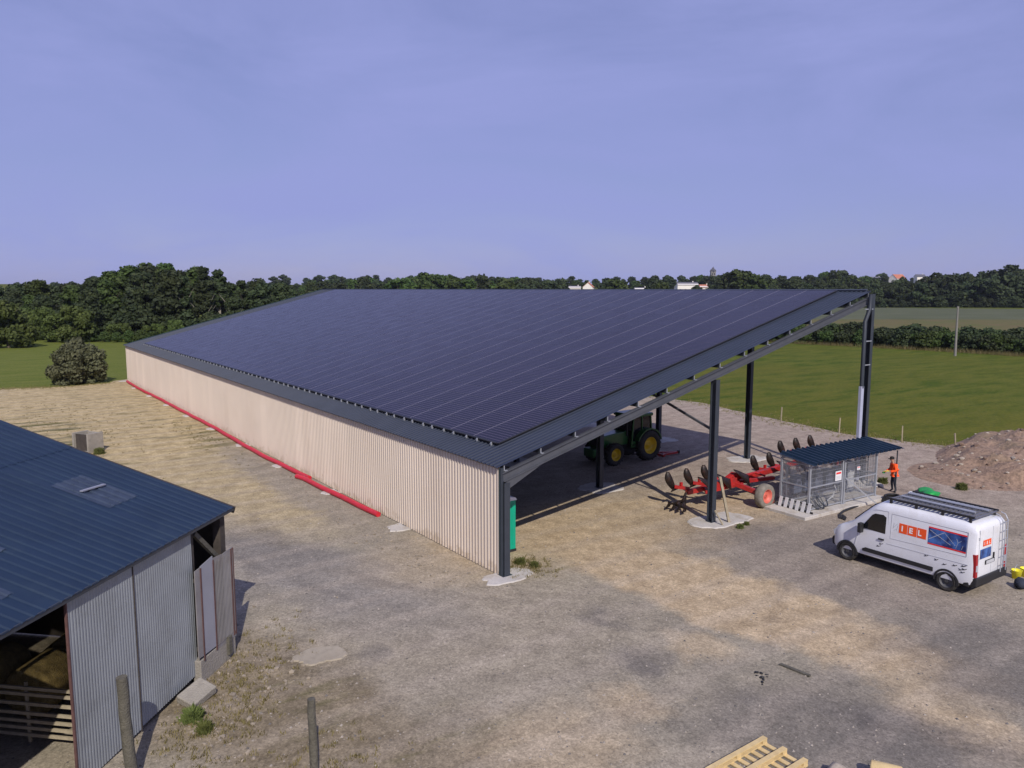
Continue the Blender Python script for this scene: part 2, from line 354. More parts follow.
# ------------------------------------------------------------------ ground
def ground_mats():
    def start(name):
        m = bpy.data.materials.new(name); m.use_nodes = True; n, l = nt(m)
        g = n.new('ShaderNodeNewGeometry'); return m, n, l, g.outputs['Position']
    def noise(n, l, v, s, d=6, r=.6, dist=0):
        q = n.new('ShaderNodeTexNoise'); q.inputs['Scale'].default_value = s; q.inputs['Detail'].default_value = d; q.inputs['Roughness'].default_value = r; q.inputs['Distortion'].default_value = dist
        l.new(v, q.inputs['Vector']); return q.outputs['Fac']
    def rng_(n, l, s, a, b, lo=0., hi=1.):
        q = n.new('ShaderNodeMapRange'); q.inputs[1].default_value = a; q.inputs[2].default_value = b; q.inputs[3].default_value = lo; q.inputs[4].default_value = hi
        l.new(s, q.inputs[0]); return q.outputs[0]
    def mix(n, l, f, a, b, mode='MIX'):
        q = n.new('ShaderNodeMix'); q.data_type = 'RGBA'; q.blend_type = mode
        for i, v in ((0, f), (6, a), (7, b)):
            if isinstance(v, tuple): q.inputs[i].default_value = (*v, 1)
            elif isinstance(v, (int, float)): q.inputs[i].default_value = v
            else: l.new(v, q.inputs[i])
        return q.outputs[2]
    def math_(n, l, op, a, b):
        q = n.new('ShaderNodeMath'); q.operation = op
        for i, v in ((0, a), (1, b)):
            if isinstance(v, (int, float)): q.inputs[i].default_value = v
            else: l.new(v, q.inputs[i])
        return q.outputs[0]
    # ---- meadow
    m, n, l, P = start('meadow grass'); b = n['Principled BSDF']
    mpn = n.new('ShaderNodeMapping'); mpn.inputs['Rotation'].default_value = (0, 0, R(35)); mpn.inputs['Scale'].default_value = (1, 3.2, 1); l.new(P, mpn.inputs[0])
    big = noise(n, l, P, .035, 5); streak = noise(n, l, mpn.outputs[0], .16, 8, .68); fine = noise(n, l, P, 3.0, 6, .75)
    c = mix(n, l, rng_(n, l, streak, .40, .60), (.056, .086, .008), (.108, .124, .018))
    c = mix(n, l, rng_(n, l, big, .42, .66, 0, .55), c, (.118, .112, .018))
    sp = n.new('ShaderNodeSeparateXYZ'); l.new(P, sp.inputs[0])
    c = mix(n, l, math_(n, l, 'MULTIPLY', rng_(n, l, sp.outputs[0], 95, 45, .1, .75), rng_(n, l, streak, .38, .58)), c, (.118, .118, .018))
    c = mix(n, l, math_(n, l, 'MULTIPLY', rng_(n, l, sp.outputs[0], 30, 5), rng_(n, l, sp.outputs[1], 40, 60)), c, mix(n, l, rng_(n, l, streak, .34, .66), (.095, .125, .018), (.150, .165, .036)))
    c = mix(n, l, 1.0, c, rng_(n, l, fine, .25, .75, .62, 1.38), 'MULTIPLY')
    l.new(c, b.inputs['Base Color']); b.inputs['Roughness'].default_value = .95; b.inputs['Specular IOR Level'].default_value = .1
    bp = n.new('ShaderNodeBump'); bp.inputs['Strength'].default_value = .8; bp.inputs['Distance'].default_value = .12; l.new(fine, bp.inputs['Height']); l.new(bp.outputs[0], b.inputs['Normal'])
    M['meadow'] = m
    # ---- yard
    m, n, l, P = start('yard gravel and dirt'); b = n['Principled BSDF']
    w1 = n.new('ShaderNodeTexNoise'); w1.inputs['Scale'].default_value = .40; w1.inputs['Detail'].default_value = 7; w1.inputs['Roughness'].default_value = .62; l.new(P, w1.inputs['Vector'])
    sub = n.new('ShaderNodeVectorMath'); sub.operation = 'SUBTRACT'; sub.inputs[1].default_value = (.5, .5, .5); l.new(w1.outputs['Color'], sub.inputs[0])
    scl = n.new('ShaderNodeVectorMath'); scl.operation = 'SCALE'; scl.inputs['Scale'].default_value = 3.6; l.new(sub.outputs[0], scl.inputs[0])
    add = n.new('ShaderNodeVectorMath'); add.operation = 'ADD'; l.new(P, add.inputs[0]); l.new(scl.outputs[0], add.inputs[1])
    def blob(cx, cy, rx, ry, rot=0, soft=.45):
        q = n.new('ShaderNodeMapping'); q.vector_type = 'TEXTURE'; q.inputs['Location'].default_value = (cx, cy, 0)
        q.inputs['Rotation'].default_value = (0, 0, R(rot)); q.inputs['Scale'].default_value = (rx, ry, 1e6); l.new(add.outputs[0], q.inputs[0])
        k = n.new('ShaderNodeVectorMath'); k.operation = 'LENGTH'; l.new(q.outputs[0], k.inputs[0])
        return rng_(n, l, k.outputs['Value'], 1 - soft, 1 + soft, 1, 0)
    fine = noise(n, l, P, 9, 8, .8); mid = noise(n, l, P, 1.3, 8, .7); broad = noise(n, l, P, .3, 6, .6)
    vor = n.new('ShaderNodeTexVoronoi'); vor.inputs['Scale'].default_value = 24; l.new(P, vor.inputs['Vector'])
    grey = mix(n, l, rng_(n, l, broad, .35, .65), (.238, .210, .160), (.345, .300, .224))
    tan = mix(n, l, rng_(n, l, mid, .3, .7), (.39, .295, .18), (.49, .385, .25))
    pinkish = mix(n, l, rng_(n, l, mid, .3, .7), (.27, .215, .170), (.36, .29, .235))
    yellow = mix(n, l, rng_(n, l, mid, .3, .7), (.36, .275, .135), (.50, .40, .225))
    c = grey
    brown = mix(n, l, rng_(n, l, mid, .3, .7), (.17, .135, .085), (.265, .215, .145))
    warm = mix(n, l, rng_(n, l, mid, .3, .7), (.285, .242, .178), (.345, .297, .224))
    for args, cc, k in (
        ((-2.5, -2.0, 4.5, 5.5, 0, .5), warm, .75),        # trodden yard before the corner
        ((-5.2, 4.5, 2.2, 6.5, 12, .4), (.235, .215, .190), .8),
        ((30, 10, 19, 19, 0, .3), pinkish, .95),           # right, beyond the barn
        ((11, -5.5, 4.2, 6.5, 0, .35), (.255, .215, .175), .9),
        ((8, 2.4, 10, 3.6, -4, .3), tan, .85),             # in front of the barn
        ((5.0, -4.6, 2.3, 8.8, 2, .16), tan, 1.0),         # wide sand track
        ((3.2, -13.6, 1.0, 1.6, -20, .3), tan, .8),
        ((1.4, -7.6, .8, .9, 0, .4), tan, .6),
        ((-6, 52, 9, 31, 0, .25), yellow, 1.0),            # far left behind the shed
        ((-5.4, 18, 3.4, 9, 15, .35), yellow, .65),
        ((-1.5, 17, 1.1, 14, 0, .4), (.27, .235, .185), .8),   # gravel along the wall
        ((-5.0, -9.0, 1.8, 1.5, 0, .4), tan, .55), ((-2.2, -8.8, .7, .9, 0, .5), tan, .6),
        ((-9.4, -3.4, 2.3, 5.2, 14, .3), brown, .9),       # rough ground beside the shed
        ((-7.6, -7.6, 1.8, 1.8, 0, .4), brown, .7),
        ):
        f = math_(n, l, 'MULTIPLY', blob(*args), k); c = mix(n, l, f, c, cc)
    for args, k in (((-.6, -7.2, .7, .8, 0, .5), .7), ((.3, -11.6, 2.6, 2.0, 0, .35), .6), ((1.6, -13.8, 1.6, 1.8, 0, .35), .75), ((7.4, -13.2, 2.6, 3.2, 0, .35), .7), ((.4, -4.4, .5, .8, 30, .5), .6), ((10.5, -1.5, 1.5, 3, 30, .5), .35), ((-5.6, 8.5, 1.6, 3.6, 15, .5), .35), ((-6.3, -2.4, .5, .6, 0, .5), .5)):
        f = math_(n, l, 'MULTIPLY', blob(*args), k); c = mix(n, l, f, c, (.140, .127, .115))
    # grassy streaks at the back left and beside the shed
    sm = n.new('ShaderNodeMapping'); sm.inputs['Rotation'].default_value = (0, 0, R(36)); sm.inputs['Scale'].default_value = (.42, 1.7, 1); l.new(P, sm.inputs[0])
    st = noise(n, l, sm.outputs[0], .55, 8, .7)
    for args, lo, k in (((-7, 48, 9, 27, 0, .3), .535, .9), ((-9.6, -3.4, 2.2, 4.5, 10, .5), .55, .7), ((1.2, .2, 1.6, 1.3, 0, .5), .5, .7), ((-10.5, 40, 2.6, 9, 0, .4), .45, .95), ((-1.8, 33, 1.6, 4, 0, .4), .47, .8), ((-7, -9, 2, 2.5, 0, .5), .56, .6)):
        f = math_(n, l, 'MULTIPLY', blob(*args), math_(n, l, 'MULTIPLY', rng_(n, l, st, lo, lo + .13), k)); c = mix(n, l, f, c, (.105, .100, .032))
    # wheel tracks sweeping round the barn corner and across the yard
    for (cx_, cy_, R0, k) in ((11, 9, 16.2, .55), (11, 9, 17.9, .55), (-16, -22, 20.0, .45), (-16, -22, 21.7, .45), (14, -24, 17.0, .5), (14, -24, 18.8, .5), (-26, 10, 19.5, .4), (-26, 10, 21.2, .4)):
        vd = n.new('ShaderNodeVectorMath'); vd.operation = 'DISTANCE'; vd.inputs[1].default_value = (cx_, cy_, 0)
        ws = n.new('ShaderNodeVectorMath'); ws.operation = 'SCALE'; ws.inputs['Scale'].default_value = .8; l.new(sub.outputs[0], ws.inputs[0])
        wa = n.new('ShaderNodeVectorMath'); wa.operation = 'ADD'; l.new(P, wa.inputs[0]); l.new(ws.outputs[0], wa.inputs[1]); l.new(wa.outputs[0], vd.inputs[0])
        d_ = math_(n, l, 'ABSOLUTE', math_(n, l, 'SUBTRACT', vd.outputs['Value'], R0), 0)
        f = math_(n, l, 'MULTIPLY', rng_(n, l, d_, .16, .30, k, 0), rng_(n, l, broad, .40, .60))
        c = mix(n, l, f, c, mix(n, l, 1.0, c, (.74, .74, .76), 'MULTIPLY'))
    trk = n.new('ShaderNodeTexWave'); trk.wave_type = 'RINGS'; trk.inputs['Scale'].default_value = .16; trk.inputs['Distortion'].default_value = 3; trk.inputs['Detail'].default_value = 3; trk.inputs['Detail Scale'].default_value = .6
    l.new(P, trk.inputs['Vector'])
    c = mix(n, l, rng_(n, l, trk.outputs['Fac'], .62, .95, 0, .22), c, (.40, .34, .27))
    tw = n.new('ShaderNodeTexWave'); tw.wave_type = 'BANDS'; tw.bands_direction = 'DIAGONAL'; tw.inputs['Scale'].default_value = 1.15; tw.inputs['Distortion'].default_value = 7; tw.inputs['Detail'].default_value = 3; tw.inputs['Detail Scale'].default_value = .8
    l.new(P, tw.inputs['Vector'])
    c = mix(n, l, rng_(n, l, broad, .42, .62, 0, .8), c, mix(n, l, 1.0, c, rng_(n, l, tw.outputs['Fac'], .1, .9, .95, 1.03), 'MULTIPLY'))
    c = mix(n, l, 1.0, c, rng_(n, l, mid, .25, .75, .78, 1.22), 'MULTIPLY')
    c = mix(n, l, 1.0, c, rng_(n, l, fine, .25, .75, .68, 1.32), 'MULTIPLY')
    c = mix(n, l, .50, c, mix(n, l, rng_(n, l, vor.outputs['Color'], 0, 1), (.5, .5, .5), (1.5, 1.5, 1.5)), 'MULTIPLY')
    v2 = n.new('ShaderNodeTexVoronoi'); v2.inputs['Scale'].default_value = 13; l.new(P, v2.inputs['Vector'])
    c = mix(n, l, .30, c, mix(n, l, rng_(n, l, v2.outputs['Color'], 0, 1), (.55, .55, .55), (1.45, 1.45, 1.45)), 'MULTIPLY')
    l.new(c, b.inputs['Base Color']); b.inputs['Roughness'].default_value = .95; b.inputs['Specular IOR Level'].default_value = .15
    bp = n.new('ShaderNodeBump'); bp.inputs['Strength'].default_value = .5; bp.inputs['Distance'].default_value = .06
    hh = math_(n, l, 'ADD', math_(n, l, 'MULTIPLY', fine, .5), mid); l.new(hh, bp.inputs['Height']); l.new(bp.outputs[0], b.inputs['Normal'])
    M['yard'] = m
    # ---- wheat and rough strip
    for key, nm, a, bcol, s in (('wheat', 'green wheat', (.086, .098, .052), (.112, .122, .070), .05), ('rough', 'rough brown grass', (.15, .115, .055), (.10, .115, .035), .12)):
        m, n, l, P = start(nm); b = n['Principled BSDF']
        q = noise(n, l, P, s, 8, .65); f2 = noise(n, l, P, 1.2, 5, .7)
        c = mix(n, l, rng_(n, l, q, .35, .65), a, bcol); c = mix(n, l, 1.0, c, rng_(n, l, f2, .25, .75, .8, 1.2), 'MULTIPLY')
        l.new(c, b.inputs['Base Color']); b.inputs['Roughness'].default_value = .95; b.inputs['Specular IOR Level'].default_value = .1
        M[key] = m
ground_mats()

def terrain_h(r):
    t = max(0., min(1., (r - 490) / 270)); t = t * t * (3 - 2 * t)
    u = max(0., min(1., (r - 760) / 340)); return 9.0 * t + 7.0 * u * u * (3 - 2 * u) + max(0, r - 1200) * .0012
def make_ground():
    mb = MB(); rs = [0, 12, 25, 40, 60, 85, 120, 170, 230, 300, 380, 460, 520, 580, 650, 720, 800, 900, 1000, 1150, 1400, 1900, 2800, 4500, 8000]; n = 96
    V = []
    for r in rs:
        for k in range(n):
            a = 2 * math.pi * k / n; p = cw(r * math.sin(a), r * math.cos(a)); V.append((p.x, p.y, terrain_h(r) - .004))
    F = []
    for i in range(len(rs) - 1):
        for k in range(n):
            q = (i * n + k, i * n + (k + 1) % n, (i + 1) * n + (k + 1) % n, (i + 1) * n + k)
            F.append(q if i else (q[0], q[2], q[3]))
    mb.add(V, F, 0, True)
    tag(mb.build('ground', M['meadow'], fix=False), kind='structure')
def sheet(name, outline, z, m, jitter=.0, step=2.0):
    bm = bmesh.new(); pts = []
    N = len(outline)
    for i in range(N):
        a, b = Vector(outline[i]), Vector(outline[(i + 1) % N]); k = max(1, int((b - a).length / step)) if jitter else 1
        for j in range(k):
            p = a.lerp(b, j / k)
            pts.append(p + Vector((RNG.uniform(-jitter, jitter), RNG.uniform(-jitter, jitter))))
    vs_ = [bm.verts.new((p.x, p.y, z)) for p in pts]; bm.faces.new(vs_)
    bmesh.ops.triangulate(bm, faces=bm.faces); bmesh.ops.recalc_face_normals(bm, faces=bm.faces)
    if bm.faces[:][0].normal.z < 0: bmesh.ops.reverse_faces(bm, faces=bm.faces)
    me = bpy.data.meshes.new(name); bm.to_mesh(me); bm.free(); me.materials.append(m)
    o = bpy.data.objects.new(name, me); col.objects.link(o); return tag(o, kind='structure')
make_ground()
YARD = [(-60, -40), (60, -60), (46, -16), (36.4, 1), (35.0, 8.3), (36.0, 15), (38.4, 24.5), (36, 40), (30, 60), (26, 76), (6, 75), (-.5, 73.5), (-2.4, 70.9), (-7.5, 70.3), (-12, 71.8), (-20, 72.5), (-45, 60)]
sheet('farmyard', YARD, 0.004, M['yard'], .22, .9)
def poly_cw(L): return [tuple(cw(x, y).xy) for x, y in L]
sheet('rough_grass_strip', poly_cw([(40, 190), (56, 148), (70, 128), (96, 112), (260, 120), (300, 232), (200, 255), (30, 262)]), .02, M['rough'], 1.2, 5)
sheet('wheat_field', poly_cw([(20, 262), (200, 255), (300, 232), (420, 260), (520, 380), (330, 420), (240, 452), (90, 470), (0, 470)]), .03, M['wheat'], 1.5, 8)

# ------------------------------------------------------------------ barn
W, L_, EZ, RZ = 22.6, 71.7, 3.95, 9.85
SL = (RZ - EZ) / W; TH = math.atan(SL); BAY = 7.17
barn = empty('barn', (0, 0, 0), 0, 'long open fronted barn with beige ribbed side wall and solar panels on its sloping roof', 'barn')
mb = MB(); mb.corr((-.03, .10, .03), (0, 1, 0), L_ - .14, (0, 0, EZ - .13), (-1, 0, 0), .2, .04)
mb.build('side_wall', M['beige'], barn, fix=False)
mb = MB(); mb.box((-.055, L_ / 2 + .08, EZ - .065), (.05, L_ - .1, .10)); mb.build('eave_flashing', M['brown_trim'], barn)
mb = MB(); mb.box((-.03, .05, EZ / 2 - .02), (.10, .10, EZ - .1)); mb.box((-.087, .085, EZ / 2 - .02), (.012, .05, EZ - .12), mi=1)
mb.build('corner_trim', [M['anthracite'], M['trim']], barn)
roof = MB(); SLEN = W / math.cos(TH) + .25
roof.corr((-.22, .04, 0), (0, 1, 0), L_ + .16, (SLEN, 0, 0), (0, 0, 1), .25, .04, [(0, 0), (.66, 0), (.76, 1), (.9, 1)])
roof_o = roof.build('roof', M['slate'], barn, loc=(0, 0, EZ + .02), rot=(0, -TH, 0), fix=False)
# roof edge trims (dark line at the ridge and the far verge)
mb = MB(); mb.box((SLEN - .24, L_ / 2 + .2, .03), (.16, L_ - .1, .14)); mb.build('ridge_cap', M['anthracite'], roof_o)
mb = MB(); mb.box((SLEN / 2 - .2, L_ + .24, .03), (SLEN, .10, .12)); mb.build('verge_trim', M['trim'], roof_o)
# panels
NX, NY = 21, 38; X0, Y0 = 1.05, 1.72
pm = MB(); pm.box((PX / 2, PY / 2, .02), (PX - .012, PY - .012, .04))
ppanel = pm.mesh('solar_panel', M['panel'])
campos = Vector((-14.97, -21.46, 10.0))
def panel_score(i, j):
    lx = X0 + (i + .5) * PX; y = Y0 + (j + .5) * PY
    p = Vector((lx * math.cos(TH), y, EZ + lx * math.sin(TH))); d = p - campos
    nn = Vector((-math.sin(TH), 0, math.cos(TH))); return abs(d.normalized().dot(nn)) / d.length_squared
order = sorted(((i, j) for i in range(NX) for j in range(NY)), key=lambda q: -panel_score(*q))
for i, j in order[:100]:
    o = bpy.data.objects.new('solar_panel', ppanel); col.objects.link(o); o.parent = roof_o; o.location = (X0 + i * PX, Y0 + j * PY, .10)
rest = MB()
for i, j in order[100:]: rest.box((i * PX + PX / 2, j * PY + PY / 2, .02), (PX - .012, PY - .012, .04))
tag(rest.build('solar_panel_field', M['panel'], roof_o, loc=(X0, Y0, .10)), kind='stuff')
mb = MB(); mb.box((.01, 0, .06), (.07, .06, .10)); mb.box((.03, 0, .125), (.05, .05, .03)); cm = mb.mesh('panel_clamp', M['galv'])
for j in range(NY):
    for dy in (.36, 1.33):
        o = bpy.data.objects.new('panel_clamp', cm); col.objects.link(o); o.parent = roof_o; o.location = (X0 - .10, Y0 + j * PY + dy, .0)
# black bars stand for outer panel frames and shadow gap at the array's edge
mb = MB(); mb.box((X0 + NX * PX / 2, Y0 + .04, .06), (NX * PX, .05, .075)); mb.box((X0 + .04, Y0 + NY * PY / 2, .06), (.05, NY * PY - .2, .075)); mb.box((X0 + NX * PX / 2, Y0 - .005, .127), (NX * PX, .10, .036)); mb.box((X0 - .005, Y0 + NY * PY / 2, .127), (.08, NY * PY - .2, .036)); mb.build('array_edge_line', M['black'], roof_o)

def roof_z(x): return EZ + x * SL
COLX = (0.12, 11.0, 22.7)
def column_mesh(h):
    q = MB(); q.ibeam((0, 0, 0.02), (0, 0, h), .24, .30, .025, .016, up=(0, 1, 0)); q.box((0, 0, .03), (.42, .38, .03)); return q.mesh('column', M['anthracite'])
cms = [column_mesh(roof_z(x) - (.62 if x < 20 else .12)) for x in COLX]
rm = MB(); d0 = Vector((0, 0, 0)); d1 = Vector((W - .06, 0, (W - .06) * SL)); rm.ibeam(d0, d1, .18, .33, .03, .016); raf = rm.mesh('rafter', M['rafter'])
hm = MB(); hm.prism([(0.12, 3.05), (0.12, 3.43), (1.7, 3.84), (1.7, 3.80)], -.05, .05, 'xz'); hau = hm.mesh('haunch', M['rafter'])
for k in range(11):
    y = k * BAY + (0.0 if k < 10 else -.12)
    o = bpy.data.objects.new('rafter', raf); col.objects.link(o); o.parent = barn; o.location = (0, y + .06, EZ - .40)
    o = bpy.data.objects.new('haunch', hau); col.objects.link(o); o.parent = barn; o.location = (0, y + .06, 0)
    for q, x in enumerate(COLX):
        o = bpy.data.objects.new('column', cms[q]); col.objects.link(o); o.parent = barn; o.location = (x, y + .06, 0)
for k in range(15):
    x = .12 + k * 1.598
    mb = MB(); z = roof_z(x) - .125; mb.bar((x, .14, z), (x, L_ + .1, z), .06, .20); mb.build('purlin', M['anthracite'], barn)
    mb = MB(); mb.box((x, .10, z + .0), (.035, .02, .17)); mb.box((x + .03, .06, z - .085), (.13, .09, .025)); mb.build('purlin_cleat', M['galv'], barn)
mb = MB(); mb.bar((11.1, .2, 4.0), (11.1, BAY - .1, 6.25), .09, .09); mb.build('wind_brace', M['rafter'], barn)
mb = MB(); mb.bar((11.1, .2 + BAY * 3, 4.0), (11.1, BAY * 4 - .1, 6.25), .09, .09); mb.build('wind_brace', M['rafter'], barn)
# cable tray along the high eave and conduit down the corner column
mb = MB(); mb.box((W + .03, L_ / 2, RZ + .02), (.10, L_ - .2, .10)); mb.build('cable_tray', M['anthracite'], barn)
mb = MB(); mb.tube([(W - .36, -.17, RZ - .12), (W - .38, -.17, RZ - .85), (W - .74, -.17, RZ - 1.45), (W - .74, -.17, 5.05)], .10, 10); 
for z in (9.0, 7.4, 6.2): mb.box((W - .40, -.15, z), (.70, .04, .05), mi=1)
cond = mb.build('cable_conduit', [M['anthracite'], M['galv']], barn)
mb = MB(); mb.box((W - .77, -.18, 2.75), (.24, .14, 4.8)); mb.build('conduit_sleeve', M['sleeve'], barn)
def footing(x, y, rx, ry, seed, name='footing', m=None, parent=None):
    r = random.Random(seed); q = MB(); n = 40; V = [(0, 0, .045)]
    pr_ = [1 + .10 * math.sin(2 * math.pi * k / n * 2 + seed) + .07 * math.sin(2 * math.pi * k / n * 5 + seed * 2.3) + r.uniform(-.07, .07) for k in range(n)]
    for k in range(n):
        a = 2 * math.pi * k / n; cx_, sy_ = math.cos(a), math.sin(a); s = (abs(cx_) ** 3 + abs(sy_) ** 3) ** (-1 / 3) * pr_[k]
        V.append((rx * cx_ * s * .9, ry * sy_ * s * .9, .042))
    for k in range(n): V.append((V[1 + k][0] * 1.08, V[1 + k][1] * 1.08, -.03))
    F = [(0, 1 + k, 1 + (k + 1) % n) for k in range(n)] + [(1 + k, 1 + n + k, 1 + n + (k + 1) % n, 1 + (k + 1) % n) for k in range(n)]
    q.add(V, F); return q.build(name, m or M['concrete'], barn if parent is None else None, loc=(x, y, 0))
footing(.15, -.1, .95, .62, 1); footing(11.45, .0, 1.5, .95, 2); footing(22.5, 0, 1, .8, 3)
for k in range(1, 5):
    footing(11.0, k * BAY, 1.25, .95, 10 + k); footing(22.6, k * BAY, 1.25, .95, 20 + k)
for k in range(1, 11): footing(-.25, k * BAY, .62, .5, 30 + k)

# ------------------------------------------------------------------ red ducts along the wall
def duct(pts, label):
    P = [];
    for a, b in zip(pts, pts[1:]):
        a, b = Vector(a), Vector(b); k = max(2, int((b - a).length / .12))
        for j in range(k): P.append(a.lerp(b, j / k))
    r = random.Random(len(P)); ph = [r.uniform(0, 6) for _ in range(3)]
    rs = []
    for i, p in enumerate(P):
        s = p.y; p.x += .05 * math.sin(s * .33 + ph[0]) + .018 * math.sin(s * 1.4 + ph[1]); rs.append(.122 + (.012 if i % 2 else 0)); p.z = .11
    mb = MB(); mb.tube(P, rs, 9, 0, True); return tag(mb.build('drainage_duct', M['red_duct']), label, 'duct', 'red drainage ducts lying along the barn wall')
duct([(-.30, 70.5, .1), (-.45, 60, .1), (-.30, 45, .1), (-.42, 32, .1), (-.5, 24, .1), (-.42, 17.2, .1)], 'longer red corrugated duct running to the far end of the beige wall')
duct([(-.80, 18.1, .1), (-.68, 17.4, .1), (-.62, 15, .1), (-.48, 12, .1), (-.32, 9.0, .1)], 'shorter red corrugated duct at the near end of the beige wall')

# ------------------------------------------------------------------ old shed on the left
SHED_LOC, SHED_RZ = (-9.23, -.24, 0), R(-44.33)
shed = empty('old_shed', SHED_LOC, SHED_RZ, 'old lean shed with blue corrugated roof, grey tin wall panels and an open bay', 'shed')
S_SL = .316; S_TH = math.atan(S_SL); S_EZ = 4.08
sky_r = [(-3.35, -2.35, -1.9, -1.30), (-3.4, -6.6, -1.95, -5.55), (-1.75, -7.85, -.75, -6.75)]     # x0,y0,x1,y1 of the clear sheets; last one, out of view, added to sunlight the hay
def sz(x): return S_EZ - x * S_SL
def shed_roof():
    mb = MB(); nrm = Vector((math.sin(S_TH), 0, math.cos(S_TH)))
    ys = sorted({.18, -16.0} | {q for r in sky_r for q in (r[1], r[3])})
    prof = [(0, 0), (.5, 0), (.62, 1), (.88, 1)]
    def strip(y0, y1, x0, x1, lift=0.0):
        mb.corr(Vector((x0, y0, sz(x0))) + nrm * lift, (0, 1, 0), y1 - y0, (x1 - x0, 0, sz(x1) - sz(x0)), nrm, .28, .026, prof)
    for a, b in zip(ys, ys[1:]):
        cuts = sorted([(r[0], r[2]) for r in sky_r if r[1] <= a + .01 and r[3] >= b - .01], key=lambda t: -t[1])
        x = .06
        for lo, hi in cuts: strip(a, b, x, hi); x = lo
        strip(a, b, x, -4.85); strip(a, b, -4.72, -11.0, .010)
    return mb.build('roof', M['shed_roof'], shed, fix=False)
sr = shed_roof()
for r in sky_r:
    mb = MB(); nrm = Vector((math.sin(S_TH), 0, math.cos(S_TH)))
    mb.corr(Vector((r[2] + .06, r[1] - .03, sz(r[2] + .06))) + nrm * .012, (0, 1, 0), r[3] - r[1] + .06, (r[0] - r[2] - .12, 0, sz(r[0] - .06) - sz(r[2] + .06)), nrm, .28, .026, [(0, 0), (.5, 0), (.62, 1), (.88, 1)])
    mb.build('skylight', M['skylight'], sr, fix=False)
mb = MB(); mb.bar((-2.72, -2.2, sz(-2.72) + .075), (-2.66, -1.42, sz(-2.66) + .075), .09, .03); mb.build('skylight_batten', M['door_pale'], sr)
for x in (-.35, -1.6, -2.9, -4.3, -5.8, -7.4, -9.0): 
    mb = MB(); mb.box((x, -7.9, sz(x) - .10), (.09, 16.0, .15)); mb.build('purlin', M['darkwood'], shed)
mb = MB(); mb.bar((.05, .14, S_EZ - .09), (-11, .14, sz(-11) - .09), .05, .18); mb.build('verge_board', M['darkwood'], shed)
mb = MB(); mb.bar((.03, .14, S_EZ - .05), (.03, -16, S_EZ - .05), .03, .10); mb.build('eave_board', M['anthracite'], shed)
def wallpanel(y0, y1, zb0, zb1, nm, xs=-.10):
    mb = MB(); mb.corr((xs, y0, .0), (0, 1, 0), y1 - y0, (0, 0, 3.96), (1, 0, 0), .085, .018, [(0, 0), (.25, .8), (.5, 1), (.75, .8)])
    for i, v in enumerate(mb.v):
        if v[2] < .01:
            t = (v[1] - y0) / (y1 - y0); mb.v[i] = (v[0], v[1], zb0 + (zb1 - zb0) * t)
    return mb.build(nm, M['shed_wall'], shed, fix=False)
wallpanel(-6.15, -4.13, .02, .10, 'wall_panel'); wallpanel(-4.10, -1.78, .12, .22, 'wall_panel', -.115)
mb = MB(); mb.box((-.095, -4.115, 2.0), (.05, .03, 3.9)); mb.build('panel_joint', M['darkwood'], shed)
mb = MB(); mb.box((-.10, -6.165, 2.0), (.05, .035, 3.92)); mb.build('wall_edge', M['rust'], shed)
mb = MB(); mb.box((-.22, -.25, 1.98), (.22, .24, 3.8)); mb.build('corner_post', M['darkwood'], shed)
mb = MB(); mb.box((-.25, -1.7, 1.98), (.2, .2, 3.8)); mb.build('corner_post', M['darkwood'], shed)
mb = MB(); mb.box((-.25, -11.5, 1.98), (.2, .2, 3.8)); mb.build('corner_post', M['darkwood'], shed)
mb = MB(); mb.bar((-.16, -1.55, 3.85), (-.16, -.38, 2.75), .10, .12); mb.build('brace', M['wood'], shed)
mb = MB(); mb.bar((-.55, -.3, 3.92), (-.55, -15.8, 3.92), .14, .2); mb.build('wall_plate', M['darkwood'], shed)
# sliding door of odd sheets hung in front of the opening
door = MB(); 
for (y0, y1, z1a, z1b, z0, k, x) in ((-1.95, -1.72, 3.0, 3.02, .72, 0, .055), (-1.70, -1.12, 3.04, 3.12, .70, 1, .06), (-1.10, -.62, 3.05, 3.0, .55, 0, .05), (-.60, -.10, 3.0, 3.02, .52, 0, .058)):
    door.prism([(y0, z0), (y1, z0 - .03), (y1, z1b), (y0, z1a)], x - .012, x + .012, 'yz', k)
for y in (-1.71, -1.11, -.20, -.11): door.box((.078, y, 1.78), (.02, .045, 2.45), mi=2)
for z in (.95, 2.75): door.box((.02, -1.03, z), (.05, 1.8, .10), mi=3)
for k in range(14): door.box((.075, -1.05 + k * .07, 1.8), (.012, .02, 2.3), mi=0)
door.build('door', [M['door_mauve'], M['door_pale'], M['rust'], M['darkwood']], shed)
mb = MB(); mb.box((-.05, -1.0, .30), (.22, 1.75, .62)); mb.build('concrete_base', M['concrete_old'], shed, bevel=.02)
mb = MB(); mb.box((.10, -.52, .42), (.08, .16, .5)); mb.build('door_block', M['wood'], shed)
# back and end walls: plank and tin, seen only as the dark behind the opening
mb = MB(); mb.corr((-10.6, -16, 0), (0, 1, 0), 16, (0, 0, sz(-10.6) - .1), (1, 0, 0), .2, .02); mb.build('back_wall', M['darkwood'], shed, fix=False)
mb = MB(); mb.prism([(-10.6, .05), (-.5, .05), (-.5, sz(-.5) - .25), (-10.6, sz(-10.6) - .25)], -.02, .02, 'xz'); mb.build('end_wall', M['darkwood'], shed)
mb = MB(); mb.prism([(-10.6, .05), (-.5, .05), (-.5, sz(-.5) - .25), (-10.6, sz(-10.6) - .25)], -15.9, -15.86, 'xz'); mb.build('end_wall', M['darkwood'], shed)

